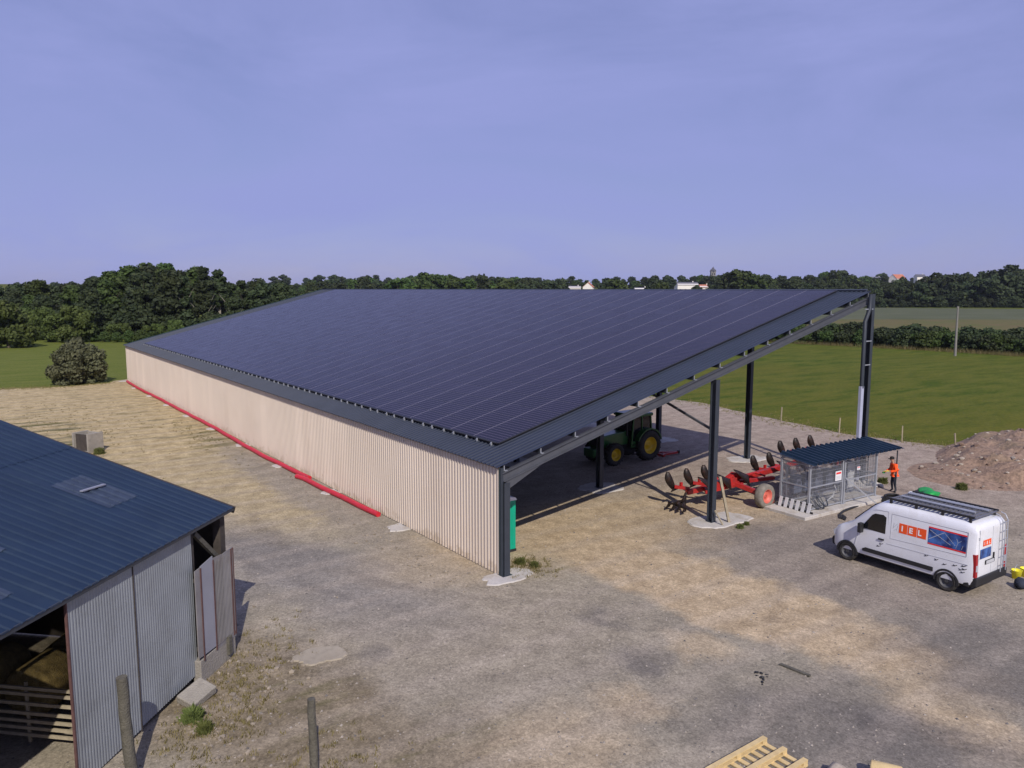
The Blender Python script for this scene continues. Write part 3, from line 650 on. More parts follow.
def sw(x, y, z=0):          # a point of the shed's own frame in the barn's frame
    c, s = math.cos(SHED_RZ), math.sin(SHED_RZ); return Vector((SHED_LOC[0] + x * c - y * s, SHED_LOC[1] + x * s + y * c, z))
g = empty('cattle_gate', sw(-2.2, -5.0), SHED_RZ, 'pale barred cattle gate just inside the open bay of the blue roofed shed', 'gate')
for k, z in enumerate((.30, .46, .62, .80, 1.02, 1.24, 1.38)):
    mb = MB(); mb.bar((-1.9, 0, z), (1.95, 0, z), .04, .07); mb.build('rail', M['wood_pale'], g)
for x in (-1.85, 0, 1.55, 1.9):
    mb = MB(); mb.box((x, .045, .80), (.06, .045, 1.4)); mb.build('upright', M['wood_pale'], g)
def bale(x, y, z, rz, label):
    r = random.Random(int(x * 100) + int(z * 10)); mb = MB(); mb.lathe([(.01, -.6), (.55, -.6), (.62, -.54), (.63, 0), (.62, .54), (.55, .6), (.01, .6)], 26)
    for i, v in enumerate(mb.v): mb.v[i] = tuple(c * (1 + r.uniform(-.03, .03)) for c in v)
    p = sw(x, y, z); o = mb.build('hay_bale', M['hay'], loc=p, rot=(0, 0, SHED_RZ + rz)); return tag(o, label, 'hay bale')
bale(-3.1, -3.4, .62, .1, 'round hay bale lying inside the dark shed behind the gate')
bale(-3.3, -2.1, .62, .2, 'round hay bale at the back of the shed beside the sunlit one')
bale(-4.5, -3.3, .62, -.1, 'round hay bale deepest inside the dark shed bay')

# ------------------------------------------------------------------ posts, blocks and plants by the shed
def fence_stake(p, h, r, lean, label, group=None):
    rr = random.Random(int(h * 1000)); mb = MB(); n = 7
    pts = [(lean[0] * t * h + rr.uniform(-.012, .012), lean[1] * t * h + rr.uniform(-.012, .012), t * h - .05 * (t == 0)) for t in [i / (n - 1) for i in range(n)]]
    mb.tube(pts, [r * (1.05 - .12 * i / (n - 1)) * rr.uniform(.95, 1.05) for i in range(n)], 9, 0, True)
    o = mb.build('wooden_post', M['wood'], loc=p); return tag(o, label, 'post', group)
fence_stake(cw(-7.75, 14.75), 2.28, .115, (-.035, .02), 'thick weathered wooden post standing against the grey tin shed wall')
fence_stake(cw(-3.92, 14.4), 2.02, .085, (-.015, 0), 'taller of the two grey wooden posts out in the yard')
fence_stake(cw(-3.985, 14.62), 1.62, .05, (-.01, .01), 'thin shorter wooden post tied to the taller yard post')
mb = MB(); mb.box((0, 0, 0), (.75, .55, .22)); tag(mb.build('concrete_block', M['concrete_old'], loc=cw(-7.72, 17.95, .16), rot=(.25, -.2, .5), bevel=.03), 'pale flat concrete slab tilted against the foot of the tin shed wall', 'concrete block')
q = empty('concrete_trough', cw(-26.3, 47.4), R(-58), 'upright grey concrete trough with a dark panel filling its hollow side on the sandy yard', 'trough')
mb = MB()
mb.box((.62, 0, .6), (.12, 1.1, 1.2)); mb.box((-.62, 0, .6), (.12, 1.1, 1.2)); mb.box((0, .5, .58), (1.12, .10, 1.12)); mb.box((0, 0, .06), (1.11, .88, .10))
mb.build('shell', M['concrete_old'], q, bevel=.015)
mb = MB(); mb.box((0, -.36, .62), (1.1, .06, 1.0)); mb.build('hollow_shade_board', M['darkwood'], q)  # dark board added in place of the shade inside the open hollow
def rubble(name, centre, n, spread, size, seed, label, cat, m=None):
    r = random.Random(seed); mb = MB()
    for i in range(n):
        s = r.uniform(.4, 1) * size; x, y = r.gauss(0, spread), r.gauss(0, spread)
        mb.blob((x, y, s * .45), (s, s * r.uniform(.6, .9), s * r.uniform(.5, .8)), r, 0, 1, .25, r.uniform(0, 3), False)
    return tag(mb.build(name, m or M['stone'], loc=centre), label, cat)
rubble('stone_heap', cw(-28.4, 47.6), 26, .55, .32, 3, 'low heap of grey stones left of the upright concrete trough', 'stone heap')

def plant_mesh(seed, n, h, spread, w, up=.8):
    r = random.Random(seed); mb = MB()
    for i in range(n):
        a = r.uniform(0, 6.283); d = abs(r.gauss(0, spread)); x, y = math.cos(a) * d, math.sin(a) * d
        hh = h * r.uniform(.35, 1) * max(.3, 1 - d / (spread * 3.2)); lean = r.uniform(.1, .8); b = a + r.uniform(-1.2, 1.2)
        tx, ty = x + math.cos(b) * hh * lean, y + math.sin(b) * hh * lean; ww = w * r.uniform(.6, 1.3)
        px_, py_ = -math.sin(b) * ww, math.cos(b) * ww
        mx_, my_ = x + (tx - x) * .45, y + (ty - y) * .45
        mb.add([(x - px_ * .3, y - py_ * .3, 0), (x + px_ * .3, y + py_ * .3, 0), (mx_ + px_, my_ + py_, hh * .7), (tx, ty, hh), (mx_ - px_, my_ - py_, hh * .7)], [(0, 1, 2, 3, 4)])
    return mb
pm_ = [plant_mesh(k, 720, .30, .095, .020).mesh('weed_clump', M['weed']) for k in range(3)]
def weed(p, s, k, label, group=None):
    o = bpy.data.objects.new('weed_clump', pm_[k]); col.objects.link(o); o.location = p; o.scale = (s, s, s); o.rotation_euler = (0, 0, p[0] * 7); return tag(o, label, 'weeds', group)
weed(cw(-7.45, 17.05), 1.25, 0, 'bright green weed clump at the foot of the tin shed wall')
weed(cw(-7.0, 16.6), .9, 1, 'small weed clump in front of the bright green one by the shed')
weed((1.25, .7, 0), .95, 1, 'green weeds growing beside the green cabin at the barn corner')
weed((1.5, .15, 0), .8, 2, 'sparse weeds on the ground right of the barn corner post')
weed((11.3, -1.25, 0), .75, 0, 'low weeds in front of the concrete under the tall steel column')
weed((11.9, -1.1, 0), .6, 2, 'few weeds at the foot of the leaning pale prop')
weed(cw(-25.2, 46.6), 1.5, 2, 'green weeds growing at the right foot of the concrete trough')
tag(footing(-7.45, -1.9, .72, .50, 41, 'concrete_patch', mat('worn tan concrete', (.34, .295, .225), .95, 0, .2, 3, .2, 25, dirt=(.25, .21, .155), dscale=1.6, damt=.9), False), 'pale flat concrete patch set into the gravel right of the tin shed', 'concrete patch')
# tufts and loose stones nobody could count
def scatter(name, m, n, area, seed, fn, label=None):
    r = random.Random(seed); mb = MB()
    for _ in range(n): fn(mb, r, area(r))
    return tag(mb.build(name, m, fix=False), kind='stuff')
def stone1(mb, r, p):
    s = .012 + .036 * r.random() ** 4
    mb.add(
        [(p.x + s * r.uniform(.7, 1.2), p.y, .005), (p.x, p.y + s * r.uniform(.7, 1.2), .005), (p.x - s, p.y, .005), (p.x, p.y - s * r.uniform(.7, 1.2), .005), (p.x + r.uniform(-.4, .4) * s, p.y + r.uniform(-.4, .4) * s, s * .9)],
        [(0, 1, 4), (1, 2, 4), (2, 3, 4), (3, 0, 4)])
def near_area(r):
    d = 13 + 30 * r.random() ** 1.4; a = r.uniform(-.72, .72); return cw(d * math.tan(a) * .98, d)
def ok_yard(p): return not (-1 < p.x < 23 and p.y > -.3)
def area1(r):
    while True:
        p = near_area(r); 
        if not (p.x < -9 and p.y > -1.5 and (p - sw(0, 0)).length < 9 and p.x < -10): return p
scatter('loose_stones', mat('pale gravel stones', (.30, .265, .225), .95, 0, .4, 2), 5200, area1, 5, stone1)
scatter('dark_stones', mat('dark gravel stones', (.13, .12, .11), .95, 0, .4, 2), 3200, area1, 6, stone1)
def bit(mb, r, p):
    s = .02 + .07 * r.random() ** 3; mb.blob((p.x, p.y, s * .3), (s, s * r.uniform(.5, .9), s * .6), r, 0, 1, .25, r.uniform(0, 3), False)
scatter('rubble_bits', mat('yard rubble', (.255, .215, .165), .95, 0, .4, 3), 520, lambda r: cw(r.gauss(-6.7, .75), r.gauss(18.0, 2.3)) if r.random() < .65 else Vector((r.gauss(-1.6, .5), r.gauss(4, 3.2), 0)), 15, bit)
def tuft(mb, r, p, h=.16, n=10):
    for _ in range(n):
        a = r.uniform(0, 6.28); b = r.uniform(0, 6.28); d = r.uniform(0, .12); x, y = p.x + d * math.cos(a), p.y + d * math.sin(a); hh = h * r.uniform(.4, 1.2); w = .014
        mb.add([(x - w * math.sin(b), y + w * math.cos(b), 0), (x + w * math.sin(b), y - w * math.cos(b), 0), (x + math.cos(b) * hh * .5, y + math.sin(b) * hh * .5, hh)], [(0, 1, 2)])
def cl(r, cx_, cy_, sx_, sy_): return Vector((r.gauss(cx_, sx_), r.gauss(cy_, sy_), 0))
def area_tufts(r):
    k = r.random()
    if k < .35: p = cw(r.gauss(-6.9, .7), r.gauss(17.5, 2.2))
    elif k < .5: p = cl(r, 1.2, .3, .5, .5)
    elif k < .8: p = cl(r, -8.5, 44, 2.6, 9)
    elif k < .9: p = cw(r.gauss(-3.6, .8), r.gauss(15.2, .9))
    else: p = cl(r, -1.9, 34, .5, 5)
    return p
scatter('grass_tufts', M['drygrass'], 900, area_tufts, 8, lambda mb, r, p: tuft(mb, r, p, .10, 9))
def edge_area(r):
    seg = r.choice([((36.4, 1), (35, 8.3)), ((35, 8.3), (36, 15)), ((36, 15), (38.4, 24.5)), ((38.4, 24.5), (36, 40)), ((-12, 71.8), (-7.5, 70.3)), ((-7.5, 70.3), (-2.4, 70.9)), ((-20, 72.5), (-12, 71.8))])
    t = r.random(); return Vector((seg[0][0] + (seg[1][0] - seg[0][0]) * t + r.gauss(-.1, .9), seg[0][1] + (seg[1][1] - seg[0][1]) * t + r.gauss(0, .6), 0))
scatter('edge_grass', M['drygrass'], 1500, edge_area, 9, lambda mb, r, p: tuft(mb, r, p, .12, 7))

# ------------------------------------------------------------------ pallets, logs and litter in the foreground
def pallet(p, rz, z, label):
    e = empty('wooden_pallet', (p[0], p[1], z), rz, label, 'pallet')
    Lp, Wp = 1.97, 1.12
    for k in range(9):
        mb = MB(); mb.box((-Lp / 2 + .055 + k * (Lp - .11) / 8, 0, .012), (.11, Wp, .022)); mb.build('deck_board', M['pallet'], e)
    for y in (-Wp / 2 + .06, 0, Wp / 2 - .06):
        mb = MB(); mb.box((0, y, .034), (Lp, .12, .022)); mb.build('stringer_board', M['pallet'], e)
        mb = MB(); mb.box((0, y, .136), (Lp, .115, .024)); mb.build('runner_board', M['pallet'], e)
        for x in (-Lp / 2 + .08, 0, Lp / 2 - .08):
            mb = MB(); mb.box((x, y, .0845), (.15, .11, .079)); mb.build('spacer_block', M['pallet'], e)
    return e
pallet((-2.0, -12.12), R(1), .015, 'fresh pine pallet lying upside down at the bottom edge of the yard')
mb = MB(); mb.lathe([(.01, -.3), (.17, -.3), (.19, -.27), (.19, .27), (.17, .3), (.01, .3)], 18); tag(mb.build('log', M['pallet'], loc=(-.12, -13.86, .17), rot=(0, 0, .5)), 'short pale round log at the bottom edge right of the pallet', 'log')
mb = MB(); mb.blob((0, 0, .12), (.24, .18, .16), random.Random(4), 0, 2); tag(mb.build('field_stone', M['stone'], loc=(-.85, -13.22, 0)), 'rounded brown stone between the pallet and the round log', 'stone')
rubble('tarred_scraps', (1.45, -9.62, 0), 12, .17, .065, 12, 'small heap of black scraps lying on the open gravel', 'scrap heap', M['black'])
mb = MB(); mb.box((0, 0, .03), (.85, .09, .05)); tag(mb.build('plank', M['wood'], loc=(2.4, -10.0, 0), rot=(0, .0, R(-85))), 'short dark plank lying on the sandy gravel beside black scraps', 'plank')

# ------------------------------------------------------------------ portable cabin behind the corner
t = empty('portable_toilet', (1.42, 2.5, 0), 0, 'sea green portable toilet with white roof behind the barn corner post', 'portable toilet')
mb = MB(); mb.box((0, 0, 1.06), (1.08, 1.08, 1.92))
for k in range(4): mb.box((-.4 + k * .27, -.545, 1.1), (.10, .02, 1.6))
for k in range(4): mb.box((.545, -.4 + k * .27, 1.1), (.02, .10, 1.6))
mb.build('body', M['toilet'], t, bevel=.02)
mb = MB(); mb.prism([(-.58, 2.02), (.58, 2.02), (.5, 2.12), (0, 2.22), (-.5, 2.12)], -.58, .58, 'xz'); mb.build('roof', M['whiteplastic'], t)
mb = MB(); mb.box((0, 0, .05), (1.12, 1.12, .10)); mb.build('skid', M['black'], t)
mb = MB(); mb.box((-.553, 0, 1.05), (.03, .72, 1.75)); mb.build('door', M['whiteplastic'], t)

# ------------------------------------------------------------------ wheels
def wheel(parent, loc, r, w, tyre, rim, lugs=0, rimr=.62, name='wheel', dish=.3, side=1):
    mb = MB(); hw = w / 2
    mb.lathe([(r * rimr, -hw * .85), (r * .86, -hw), (r * .97, -hw * .8), (r, -hw * .35), (r, hw * .35), (r * .97, hw * .8), (r * .86, hw), (r * rimr, hw * .85), (r * rimr * .98, 0), (r * rimr, -hw * .85)], 30)
    for k in range(lugs):
        for sg in (-1, 1):
            a = 2 * math.pi * (k + (0 if sg < 0 else .5)) / lugs
            c, s = math.cos(a), math.sin(a); rot = Matrix.Rotation(-a, 3, 'Y') @ Matrix.Rotation(sg * .75, 3, 'X')
            mb.box((c * r * .995, sg * hw * .45, s * r * .995), (.07, hw * 1.05, .045), rot)
    wh = mb.build(name, tyre, parent, loc=loc)
    mb = MB(); s = side
    mb.lathe([(.001, s * hw * dish), (r * .16, s * hw * dish), (r * .18, s * hw * (dish - .12)), (r * rimr * .62, s * hw * (dish - .25)), (r * rimr * .80, s * hw * .25), (r * rimr * .93, s * hw * .72), (r * rimr * 1.0, s * hw * .90), (r * rimr * 1.01, s * hw * .5), (r * rimr * .99, -s * hw * .8)], 26)
    for k in range(8):
        a = 2 * math.pi * k / 8; mb.box((math.cos(a) * r * .11, s * hw * (dish + .03), math.sin(a) * r * .11), (.03, .04, .03))
    mb.build('rim', rim, wh); return wh

# ------------------------------------------------------------------ white van
van = empty('van', (12.36, -7.98, 0), R(88.2), 'white high roof panel van with a roof rack and orange lettering on its side', 'van')
W0 = 1.075
ST = [(-2.55, .92, 2.22, .50), (-2.52, .985, 2.36, .42), (-2.43, 1.02, 2.44, .38), (-2.12, W0, 2.48, .36), (-1.2, W0, 2.50, .36), (0, W0, 2.50, .36), (.55, W0, 2.49, .36), (.85, W0, 2.43, .36), (1.05, 1.03, 2.30, .36), (1.45, 1.025, 1.93, .36), (1.82, 1.015, 1.56, .36), (1.98, 1.01, 1.42, .36), (2.22, 1.0, 1.33, .36), (2.42, .97, 1.22, .36), (2.53, .91, 1.07, .38), (2.60, .80, .90, .40), (2.63, .68, .76, .44)]
def ring(x, w, zt, zb):
    k = zt - 1.0
    hi = [(w, .62), (w, .95), (w * .995, 1.0 + k * .12), (w * .985, 1.0 + k * .28), (w * .945, 1.0 + k * .80), (w * .90, 1.0 + k * .91), (w * .80, 1.0 + k * .975), (w * .45, zt), (0, zt + .012)] if zt > 1.15 else \
         [(w, .55), (w, .60 + .25 * (zt - .55)), (w, .60 + .4 * (zt - .6)), (w * .99, .6 + .55 * (zt - .6)), (w * .97, .6 + .72 * (zt - .6)), (w * .93, .6 + .85 * (zt - .6)), (w * .82, .6 + .95 * (zt - .6)), (w * .45, zt), (0, zt + .008)]
    lo = [(0, zb), (w * .86, zb), (w * .97, zb + .06)]
    half = lo + hi
    return [(x, y, z) for y, z in half] + [(x, -y, z) for y, z in half[-2:0:-1]]
mb = MB(); V = []; n = None
for (x, w, zt, zb) in ST:
    rg = ring(x, w if w == W0 else w * W0 / 1.035, zt, zb); n = len(rg); V += rg
F = [(i * n + k, i * n + (k + 1) % n, (i + 1) * n + (k + 1) % n, (i + 1) * n + k) for i in range(len(ST) - 1) for k in range(n)]
F += [tuple(range(n)), tuple(range((len(ST) - 1) * n, len(ST) * n))]
mb.add(V, F, 0, True)
body = mb.build('body', M['white'], van)
es = body.modifiers.new('edge', 'EDGE_SPLIT'); es.split_angle = R(38)
def side_y(z, off=.004):
    ks = [(.62, 1.0), (1.0, 1.0), (1.18, .995), (1.42, .985), (2.2, .945), (2.365, .90)]
    for (a, p), (b, q) in zip(ks, ks[1:]):
        if z <= b: return W0 * (p + (q - p) * (z - a) / (b - a)) + off
    return W0 * .9 + off
def side_sheet(name, poly, m, off=.004, parent=van, sg=1, rows=1):
    """a thin panel lying on the van's flank, given as (x, z) outline"""
    q = MB(); pts = [(x, sg * side_y(z, off), z) for x, z in poly]; inn = [(x, sg * side_y(z, off - .01), z) for x, z in poly]; N = len(poly)
    q.add(pts + inn, [tuple(range(N))] + [(i, (i + 1) % N, N + (i + 1) % N, N + i) for i in range(N)])
    return q.build(name, m, parent)
def rect(x0, x1, z0, z1): return [(x0, z0), (x1, z0), (x1, z1), (x0, z1)]
for sg in (1, -1):
    side_sheet('side_window', [(1.42, 1.40), (.50, 1.38), (.50, 1.97), (.62, 2.04), (.92, 2.02), (1.02, 1.96)], M['glass_dark'], .006, van, sg)
    side_sheet('side_moulding', [(1.32, .55), (-1.24, .55), (-1.24, .70), (1.20, .70), (1.32, .64)], M['black'], .012, van, sg)
    # panel seams and the long pressed-in side panel
    q = MB()
    def seam(x0, z0, x1, z1, wd=.010):
        q.bar((x0, sg * (side_y(z0) - .001), z0), (x1, sg * (side_y(z1) - .001), z1), wd, .012, 0, (0, 1, 0))
    for a in ((.42, .55, .42, 2.2), (.42, 2.2, .95, 2.17), (1.62, .7, 1.50, 1.35), (.30, 1.28, .30, 2.16), (-2.28, 1.36, -2.28, 2.16), (.30, 2.16, -2.28, 2.16), (.30, 1.28, -2.28, 1.36), (.42, 1.06, -2.35, 1.10)): seam(*a)
    q.build('panel_seam', M['cabinet'], body)
    q = MB(); q.box((.62, sg * (W0 + .022), 1.16), (.20, .035, .05)); q.build('door_handle', M['black'], van)
    # wheel arches
    for wx in (1.93, -1.68):
        q = MB(); N = 20; A = [math.pi * (k / N) * 1.16 - .25 for k in range(N + 1)]
        arc = [(wx + .415 * math.cos(a), max(.30, .35 + .415 * math.sin(a))) for a in A] + [(wx + .345 * math.cos(a), max(.30, .35 + .345 * math.sin(a))) for a in A[::-1]]
        q.prism(arc, sg * (W0 - .1), sg * (W0 + .012), 'xz'); q.build('wheel_arch', M['black'], van)
        wheel(van, (wx, sg * .955, .35), .35, .26, M['rubber'], M['grey_rim'], 0, .64, 'wheel', .45, sg)
    # mirror
    q = MB(); q.box((1.36, sg * 1.20, 1.42), (.14, .20, .36)); q.bar((1.42, sg * 1.0, 1.36), (1.36, sg * 1.15, 1.36), .05, .05); q.build('wing_mirror', M['black'], van, bevel=.03)
    # lamps
    q = MB(); q.prism([(2.22, 1.0), (2.52, .82), (2.57, .98), (2.43, 1.14), (2.20, 1.22)], sg * .70, sg * .985, 'xz'); q.build('headlight', M['lamp_clear'], van)
    q = MB(); q.prism([(-2.575, .72), (-2.380, .74), (-2.380, 1.25), (-2.460, 1.48), (-2.560, 1.48)], sg * .90, sg * 1.032, 'xz')
    q.box((-2.560, sg * .955, 1.02), (.05, .12, .20), mi=1); q.build('tail_light', [M['lamp_red'], M['lamp_clear']], van)
# windscreen
q = MB(); A_ = [(1.07, .78, 2.285), (1.07, -.78, 2.285), (1.80, -.86, 1.585), (1.80, .86, 1.585)]
q.add([(x + .016, y, z + .016) for x, y, z in A_] + [(x - .02, y, z - .02) for x, y, z in A_], [(0, 1, 2, 3), (0, 4, 5, 1), (1, 5, 6, 2), (2, 6, 7, 3), (3, 7, 4, 0)]); q.build('windscreen', M['glass_dark'], van)
q = MB(); q.prism([(2.36, .36), (2.66, .40), (2.69, .60), (2.66, .72), (2.38, .70)], -.88, .88, 'xz'); q.build('front_bumper', M['black'], van, bevel=.04)
q = MB(); q.prism([(2.46, .74), (2.635, .74), (2.57, .98), (2.46, 1.0)], -.55, .55, 'xz'); q.build('grille', M['black'], van)
q = MB(); q.prism([(-2.620, .42), (-2.300, .40), (-2.300, .62), (-2.460, .70), (-2.620, .70)], -1.03, 1.03, 'xz'); q.prism([(-2.400, .36), (-2.200, .36), (-2.200, .60), (-2.400, .64)], .98, 1.045, 'xz'); q.build('rear_bumper', M['black'], van, bevel=.03)
q = MB(); q.box((0, 0, .36), (4.7, 1.5, .2)); q.build('underbody', M['black'], van)
# rear doors
q = MB(); 
for y in (0, .86, -.86): q.box((-2.555, y, 1.5), (.012, .014, 1.55))
q.box((-2.560, .10, 1.12), (.02, .62, .14), mi=1); q.box((-2.575, .10, 1.12), (.004, .52, .11), mi=0); q.box((-2.570, -.12, 1.28), (.03, .06, .2), mi=1)
for z in (.85, 1.3, 2.0): q.box((-2.560, .88, z), (.03, .06, .09), mi=0)
q.build('rear_door_fittings', [M['cabinet'], M['black']], van)
# lettering and pictures (made as thin prints on the side)
def letters(name, m, x0, z0, h, place):
    """I, E and L built from straight bars, one mesh a letter; place(u, v) gives the point on the panel"""
    t = h * .22; w = h * .62
    def letter(rects):
        q = MB()
        for (u0, v0, u1, v1) in rects: q.add([place(u0, v0), place(u1, v0), place(u1, v1), place(u0, v1)], [(0, 1, 2, 3)])
        q.build(name, m, van, fix=False)
    g = x0 + h * .32; letter([(g, z0, g + t, z0 + h)])
    g = x0 + 1.72 * h; letter([(g, z0, g + t, z0 + h)] + [(g + t, z0 + v, g + w, z0 + v + t) for v in (0, (h - t) / 2, h - t)])
    g = x0 + 3.30 * h; letter([(g, z0, g + t, z0 + h), (g + t, z0, g + w, z0 + t)])
LX = .02
for k, (a, b) in enumerate(((LX, LX - .29), (LX - .31, LX - .62), (LX - .64, LX - .95))):
    side_sheet('letter_square', rect(b, a, 1.56, 1.90), M['orange'], .0055)
letters('lettering', M['lettering'], -LX + .03, 1.635, .195, lambda u, v: (-u, side_y(v, .009), v))
q = MB()
for (a, b) in (((.24, 1.66), (.08, 1.86)), ((.22, 1.70), (.20, 1.86)), ((.10, 1.62), (.06, 1.80)), ((.20, 1.60), (.10, 1.66))):
    q.bar((a[0], side_y(a[1], .003), a[1]), (b[0], side_y(b[1], .003), b[1]), .014, .006, 0, (0, 1, 0))
q.build('emblem', M['cabinet'], van)
side_sheet('picture_panel', rect(-2.24, -1.00, 1.50, 2.00), M['decal_blue'], .0055)
side_sheet('picture_border', rect(-2.24, -1.00, 2.004, 2.05), M['decal_red'], .0055); side_sheet('picture_border', rect(-2.24, -1.00, 1.45, 1.496), M['decal_red'], .0055)
q = MB()
for (a, b, wd) in (((-1.02, 1.62), (-1.52, 1.96), .016), ((-1.04, 1.94), (-1.75, 1.60), .012), ((-1.52, 1.96), (-1.90, 1.62), .008), ((-1.92, 1.54), (-1.98, 1.74), .008), ((-1.98, 1.74), (-2.08, 1.82), .008), ((-1.98, 1.74), (-1.92, 1.86), .008), ((-2.1, 1.54), (-2.14, 1.68), .008)):
    q.bar((a[0], side_y(a[1], .006), a[1]), (b[0], side_y(b[1], .006), b[1]), wd, .006, 0, (0, 1, 0))
q.build('picture_lines', M['cabinet'], van)
q = MB(); r_ = random.Random(3)
for (x, z) in ((-1.0, 1.02), (-1.35, .98), (-1.62, .90), (-1.95, .96), (-2.15, .88), (-2.22, 1.02), (-2.25, .92), (-2.20, .80), (.62, .98), (.70, .88)):
    for an in (.5, -.4, 2.4): 
        q.bar((x, side_y(z, .003), z), (x + .10 * math.cos(an) * r_.uniform(.6, 1.1), side_y(z, .003), z + .06 * math.sin(an)), .018, .006, 0, (0, 1, 0))
q.build('bird_print', M['black'], van)
q = MB(); q.add([(-2.566, .62, 1.70), (-2.566, .10, 1.70), (-2.560, .10, 1.90), (-2.560, .62, 1.90)], [(0, 1, 2, 3)]); q.build('rear_letter_square', M['orange'], van, fix=False)
letters('rear_lettering', M['lettering'], -.60, 1.745, .105, lambda u, v: (-2.571, -u, v))
q = MB(); q.add([(-2.571, .78, 1.30), (-2.571, .08, 1.30), (-2.566, .08, 1.62), (-2.566, .78, 1.62)], [(0, 1, 2, 3)]); q.build('rear_picture', M['decal_blue'], van, fix=False)
# roof rack and ladder
for sg in (1, -1):
    q = MB(); q.bar((.62, sg * .80, 2.62), (-2.32, sg * .80, 2.62), .05, .07)
    for x in (.5, -.4, -1.3, -2.2): q.box((x, sg * .80, 2.52), (.08, .06, .16))
    q.build('rack_rail', M['black'], van)
q = MB()
for k in range(19): q.box((.55 - k * .158, 0, 2.60), (.085, 1.54, .035))
for y in (-.45, 0, .45): q.bar((.6, y, 2.565), (-2.3, y, 2.565), .06, .03)
q.build('rack_slats', mat('grey aluminium slats', (.20, .20, .215), .5, .5, .2, 3), van)
q = MB()
for (y, r, x0, x1) in ((.30, .045, .4, -2.1), (-.28, .03, .5, -2.25), (-.40, .03, .5, -2.25)): q.cyl((x0, y, 2.67), (x1, y, 2.67), r, 8)
for k in range(9): q.bar((.3 - k * .29, -.28, 2.67), (.3 - k * .29, -.40, 2.67), .03, .03)
q.build('rack_load', M['galv'], van)
q = MB(); 
for y in (-.45, -.80): q.tube([(-2.400, y, 2.60), (-2.540, y, 2.55), (-2.630, y, 2.38), (-2.660, y, 1.5), (-2.660, y, .66)], .016, 6)
for k in range(6): q.cyl((-2.655, -.45, .9 + k * .29), (-2.655, -.80, .9 + k * .29), .012, 6)
q.build('rear_ladder', M['galv'], van)

b_ = empty('bucket', (14.45, -10.5, 0), 0, 'yellow bucket standing on the ground behind the white van', 'bucket')
q = MB(); q.lathe([(.001, 0), (.13, 0), (.17, .30), (.18, .31), (.16, .30), (.125, .03), (.001, .03)], 18, 0, 'z'); q.build('pail', M['yellowplastic'], b_)
q = MB(); q.tube([(.175 * math.cos(a), 0, .29 + .20 * math.sin(a)) for a in [math.pi * k / 8 for k in range(9)]], .008, 5); q.build('handle', M['galv'], b_)
q = MB(); q.blob((0, 0, .16), (.30, .22, .18), random.Random(8), 0, 2, .2); tag(q.build('tool_bag', M['navy'], loc=(13.6, -11.0, 0)), 'dark blue tool bag lying behind the van near the yellow bucket', 'tool bag')
q = MB(); q.lathe([(.001, 0), (.13, 0), (.17, .30), (.18, .31), (.16, .30), (.125, .03), (.001, .03)], 18, 0, 'z'); tag(q.build('bucket', M['yellowplastic'], loc=(14.9, -10.6, 0)), 'second yellow bucket at the right picture edge behind the van', 'bucket')

# ------------------------------------------------------------------ green tractor under the roof
tr = empty('tractor', (17.72, 11.35, 0), R(180), 'green tractor with yellow wheels parked under the barn roof', 'tractor')
for sg in (1, -1):
    wheel(tr, (0, sg * .86, .89), .89, .52, M['rubber'], M['yellow'], 18, .56, 'rear_wheel', .2, sg)
    wheel(tr, (2.66, sg * .84, .64), .64, .42, M['rubber'], M['yellow'], 16, .56, 'front_wheel', .2, sg)
    q = MB(); P = [(1.02 * math.cos(a), .89 + 1.02 * math.sin(a)) for a in [R(20 + 13 * k) for k in range(12)]]; Pi = [(.96 * math.cos(a), .89 + .96 * math.sin(a)) for a in [R(20 + 13 * k) for k in range(12)]]
    q.prism(P + Pi[::-1], sg * .52, sg * 1.08, 'xz'); q.build('fender', M['green'], tr)
    q = MB()
    for z in (.45, .72, 1.0): q.box((1.0, sg * .80, z), (.36, .22, .03))
    q.box((1.0, sg * .72, .75), (.05, .04, .7)); q.build('step', M['black'], tr)
q = MB(); q.box((1.35, 0, .82), (3.0, .48, .44)); q.box((0, 0, .89), (.5, 1.2, .32)); q.box((2.66, 0, .66), (.28, 1.35, .22)); q.build('chassis', M['black'], tr, bevel=.03)
q = MB(); q.prism([(1.15, 1.0), (3.35, .95), (3.48, 1.10), (3.46, 1.50), (3.30, 1.64), (1.15, 1.80)], -.40, .40, 'xz'); q.build('hood', M['green'], tr, bevel=.05)
q = MB(); q.box((3.45, 0, 1.28), (.06, .60, .36)); q.build('grille', M['black'], tr)
q = MB(); q.box((3.60, 0, .78), (.36, .85, .40)); 
for k in range(8): q.box((3.80, -.38 + k * .108, .74), (.12, .09, .46))
q.build('front_weights', M['green'], tr, bevel=.02)
q = MB(); q.prism([(-.45, 1.15), (1.18, 1.05), (1.05, 2.58), (-.30, 2.58)], -.72, .72, 'xz'); cabg = q.build('cab_glass', M['glass_dark'], tr)
for sg in (1, -1):
    q = MB()
    for a, b in (((-.46, 1.1), (-.31, 2.6)), ((1.20, 1.0), (1.06, 2.6)), ((.38, 1.0), (.40, 2.6))): q.bar((a[0], sg * .74, a[1]), (b[0], sg * .74, b[1]), .07, .07)
    q.box((.38, sg * .72, 1.02), (1.7, .08, .34)); q.build('cab_frame', M['green'], tr)
q = MB(); q.box((.38, 0, 2.68), (1.75, 1.62, .20)); q.build('cab_roof', M['green'], tr, bevel=.07)
q = MB(); q.cyl((1.32, .46, 1.5), (1.32, .46, 2.75), .055, 10); q.build('exhaust', M['black'], tr)
q = MB(); q.bar((-.3, -.4, .65), (-1.05, -.35, .50), .07, .09); q.bar((-.3, .4, .65), (-1.05, .35, .50), .07, .09); q.build('hitch', M['black'], tr)
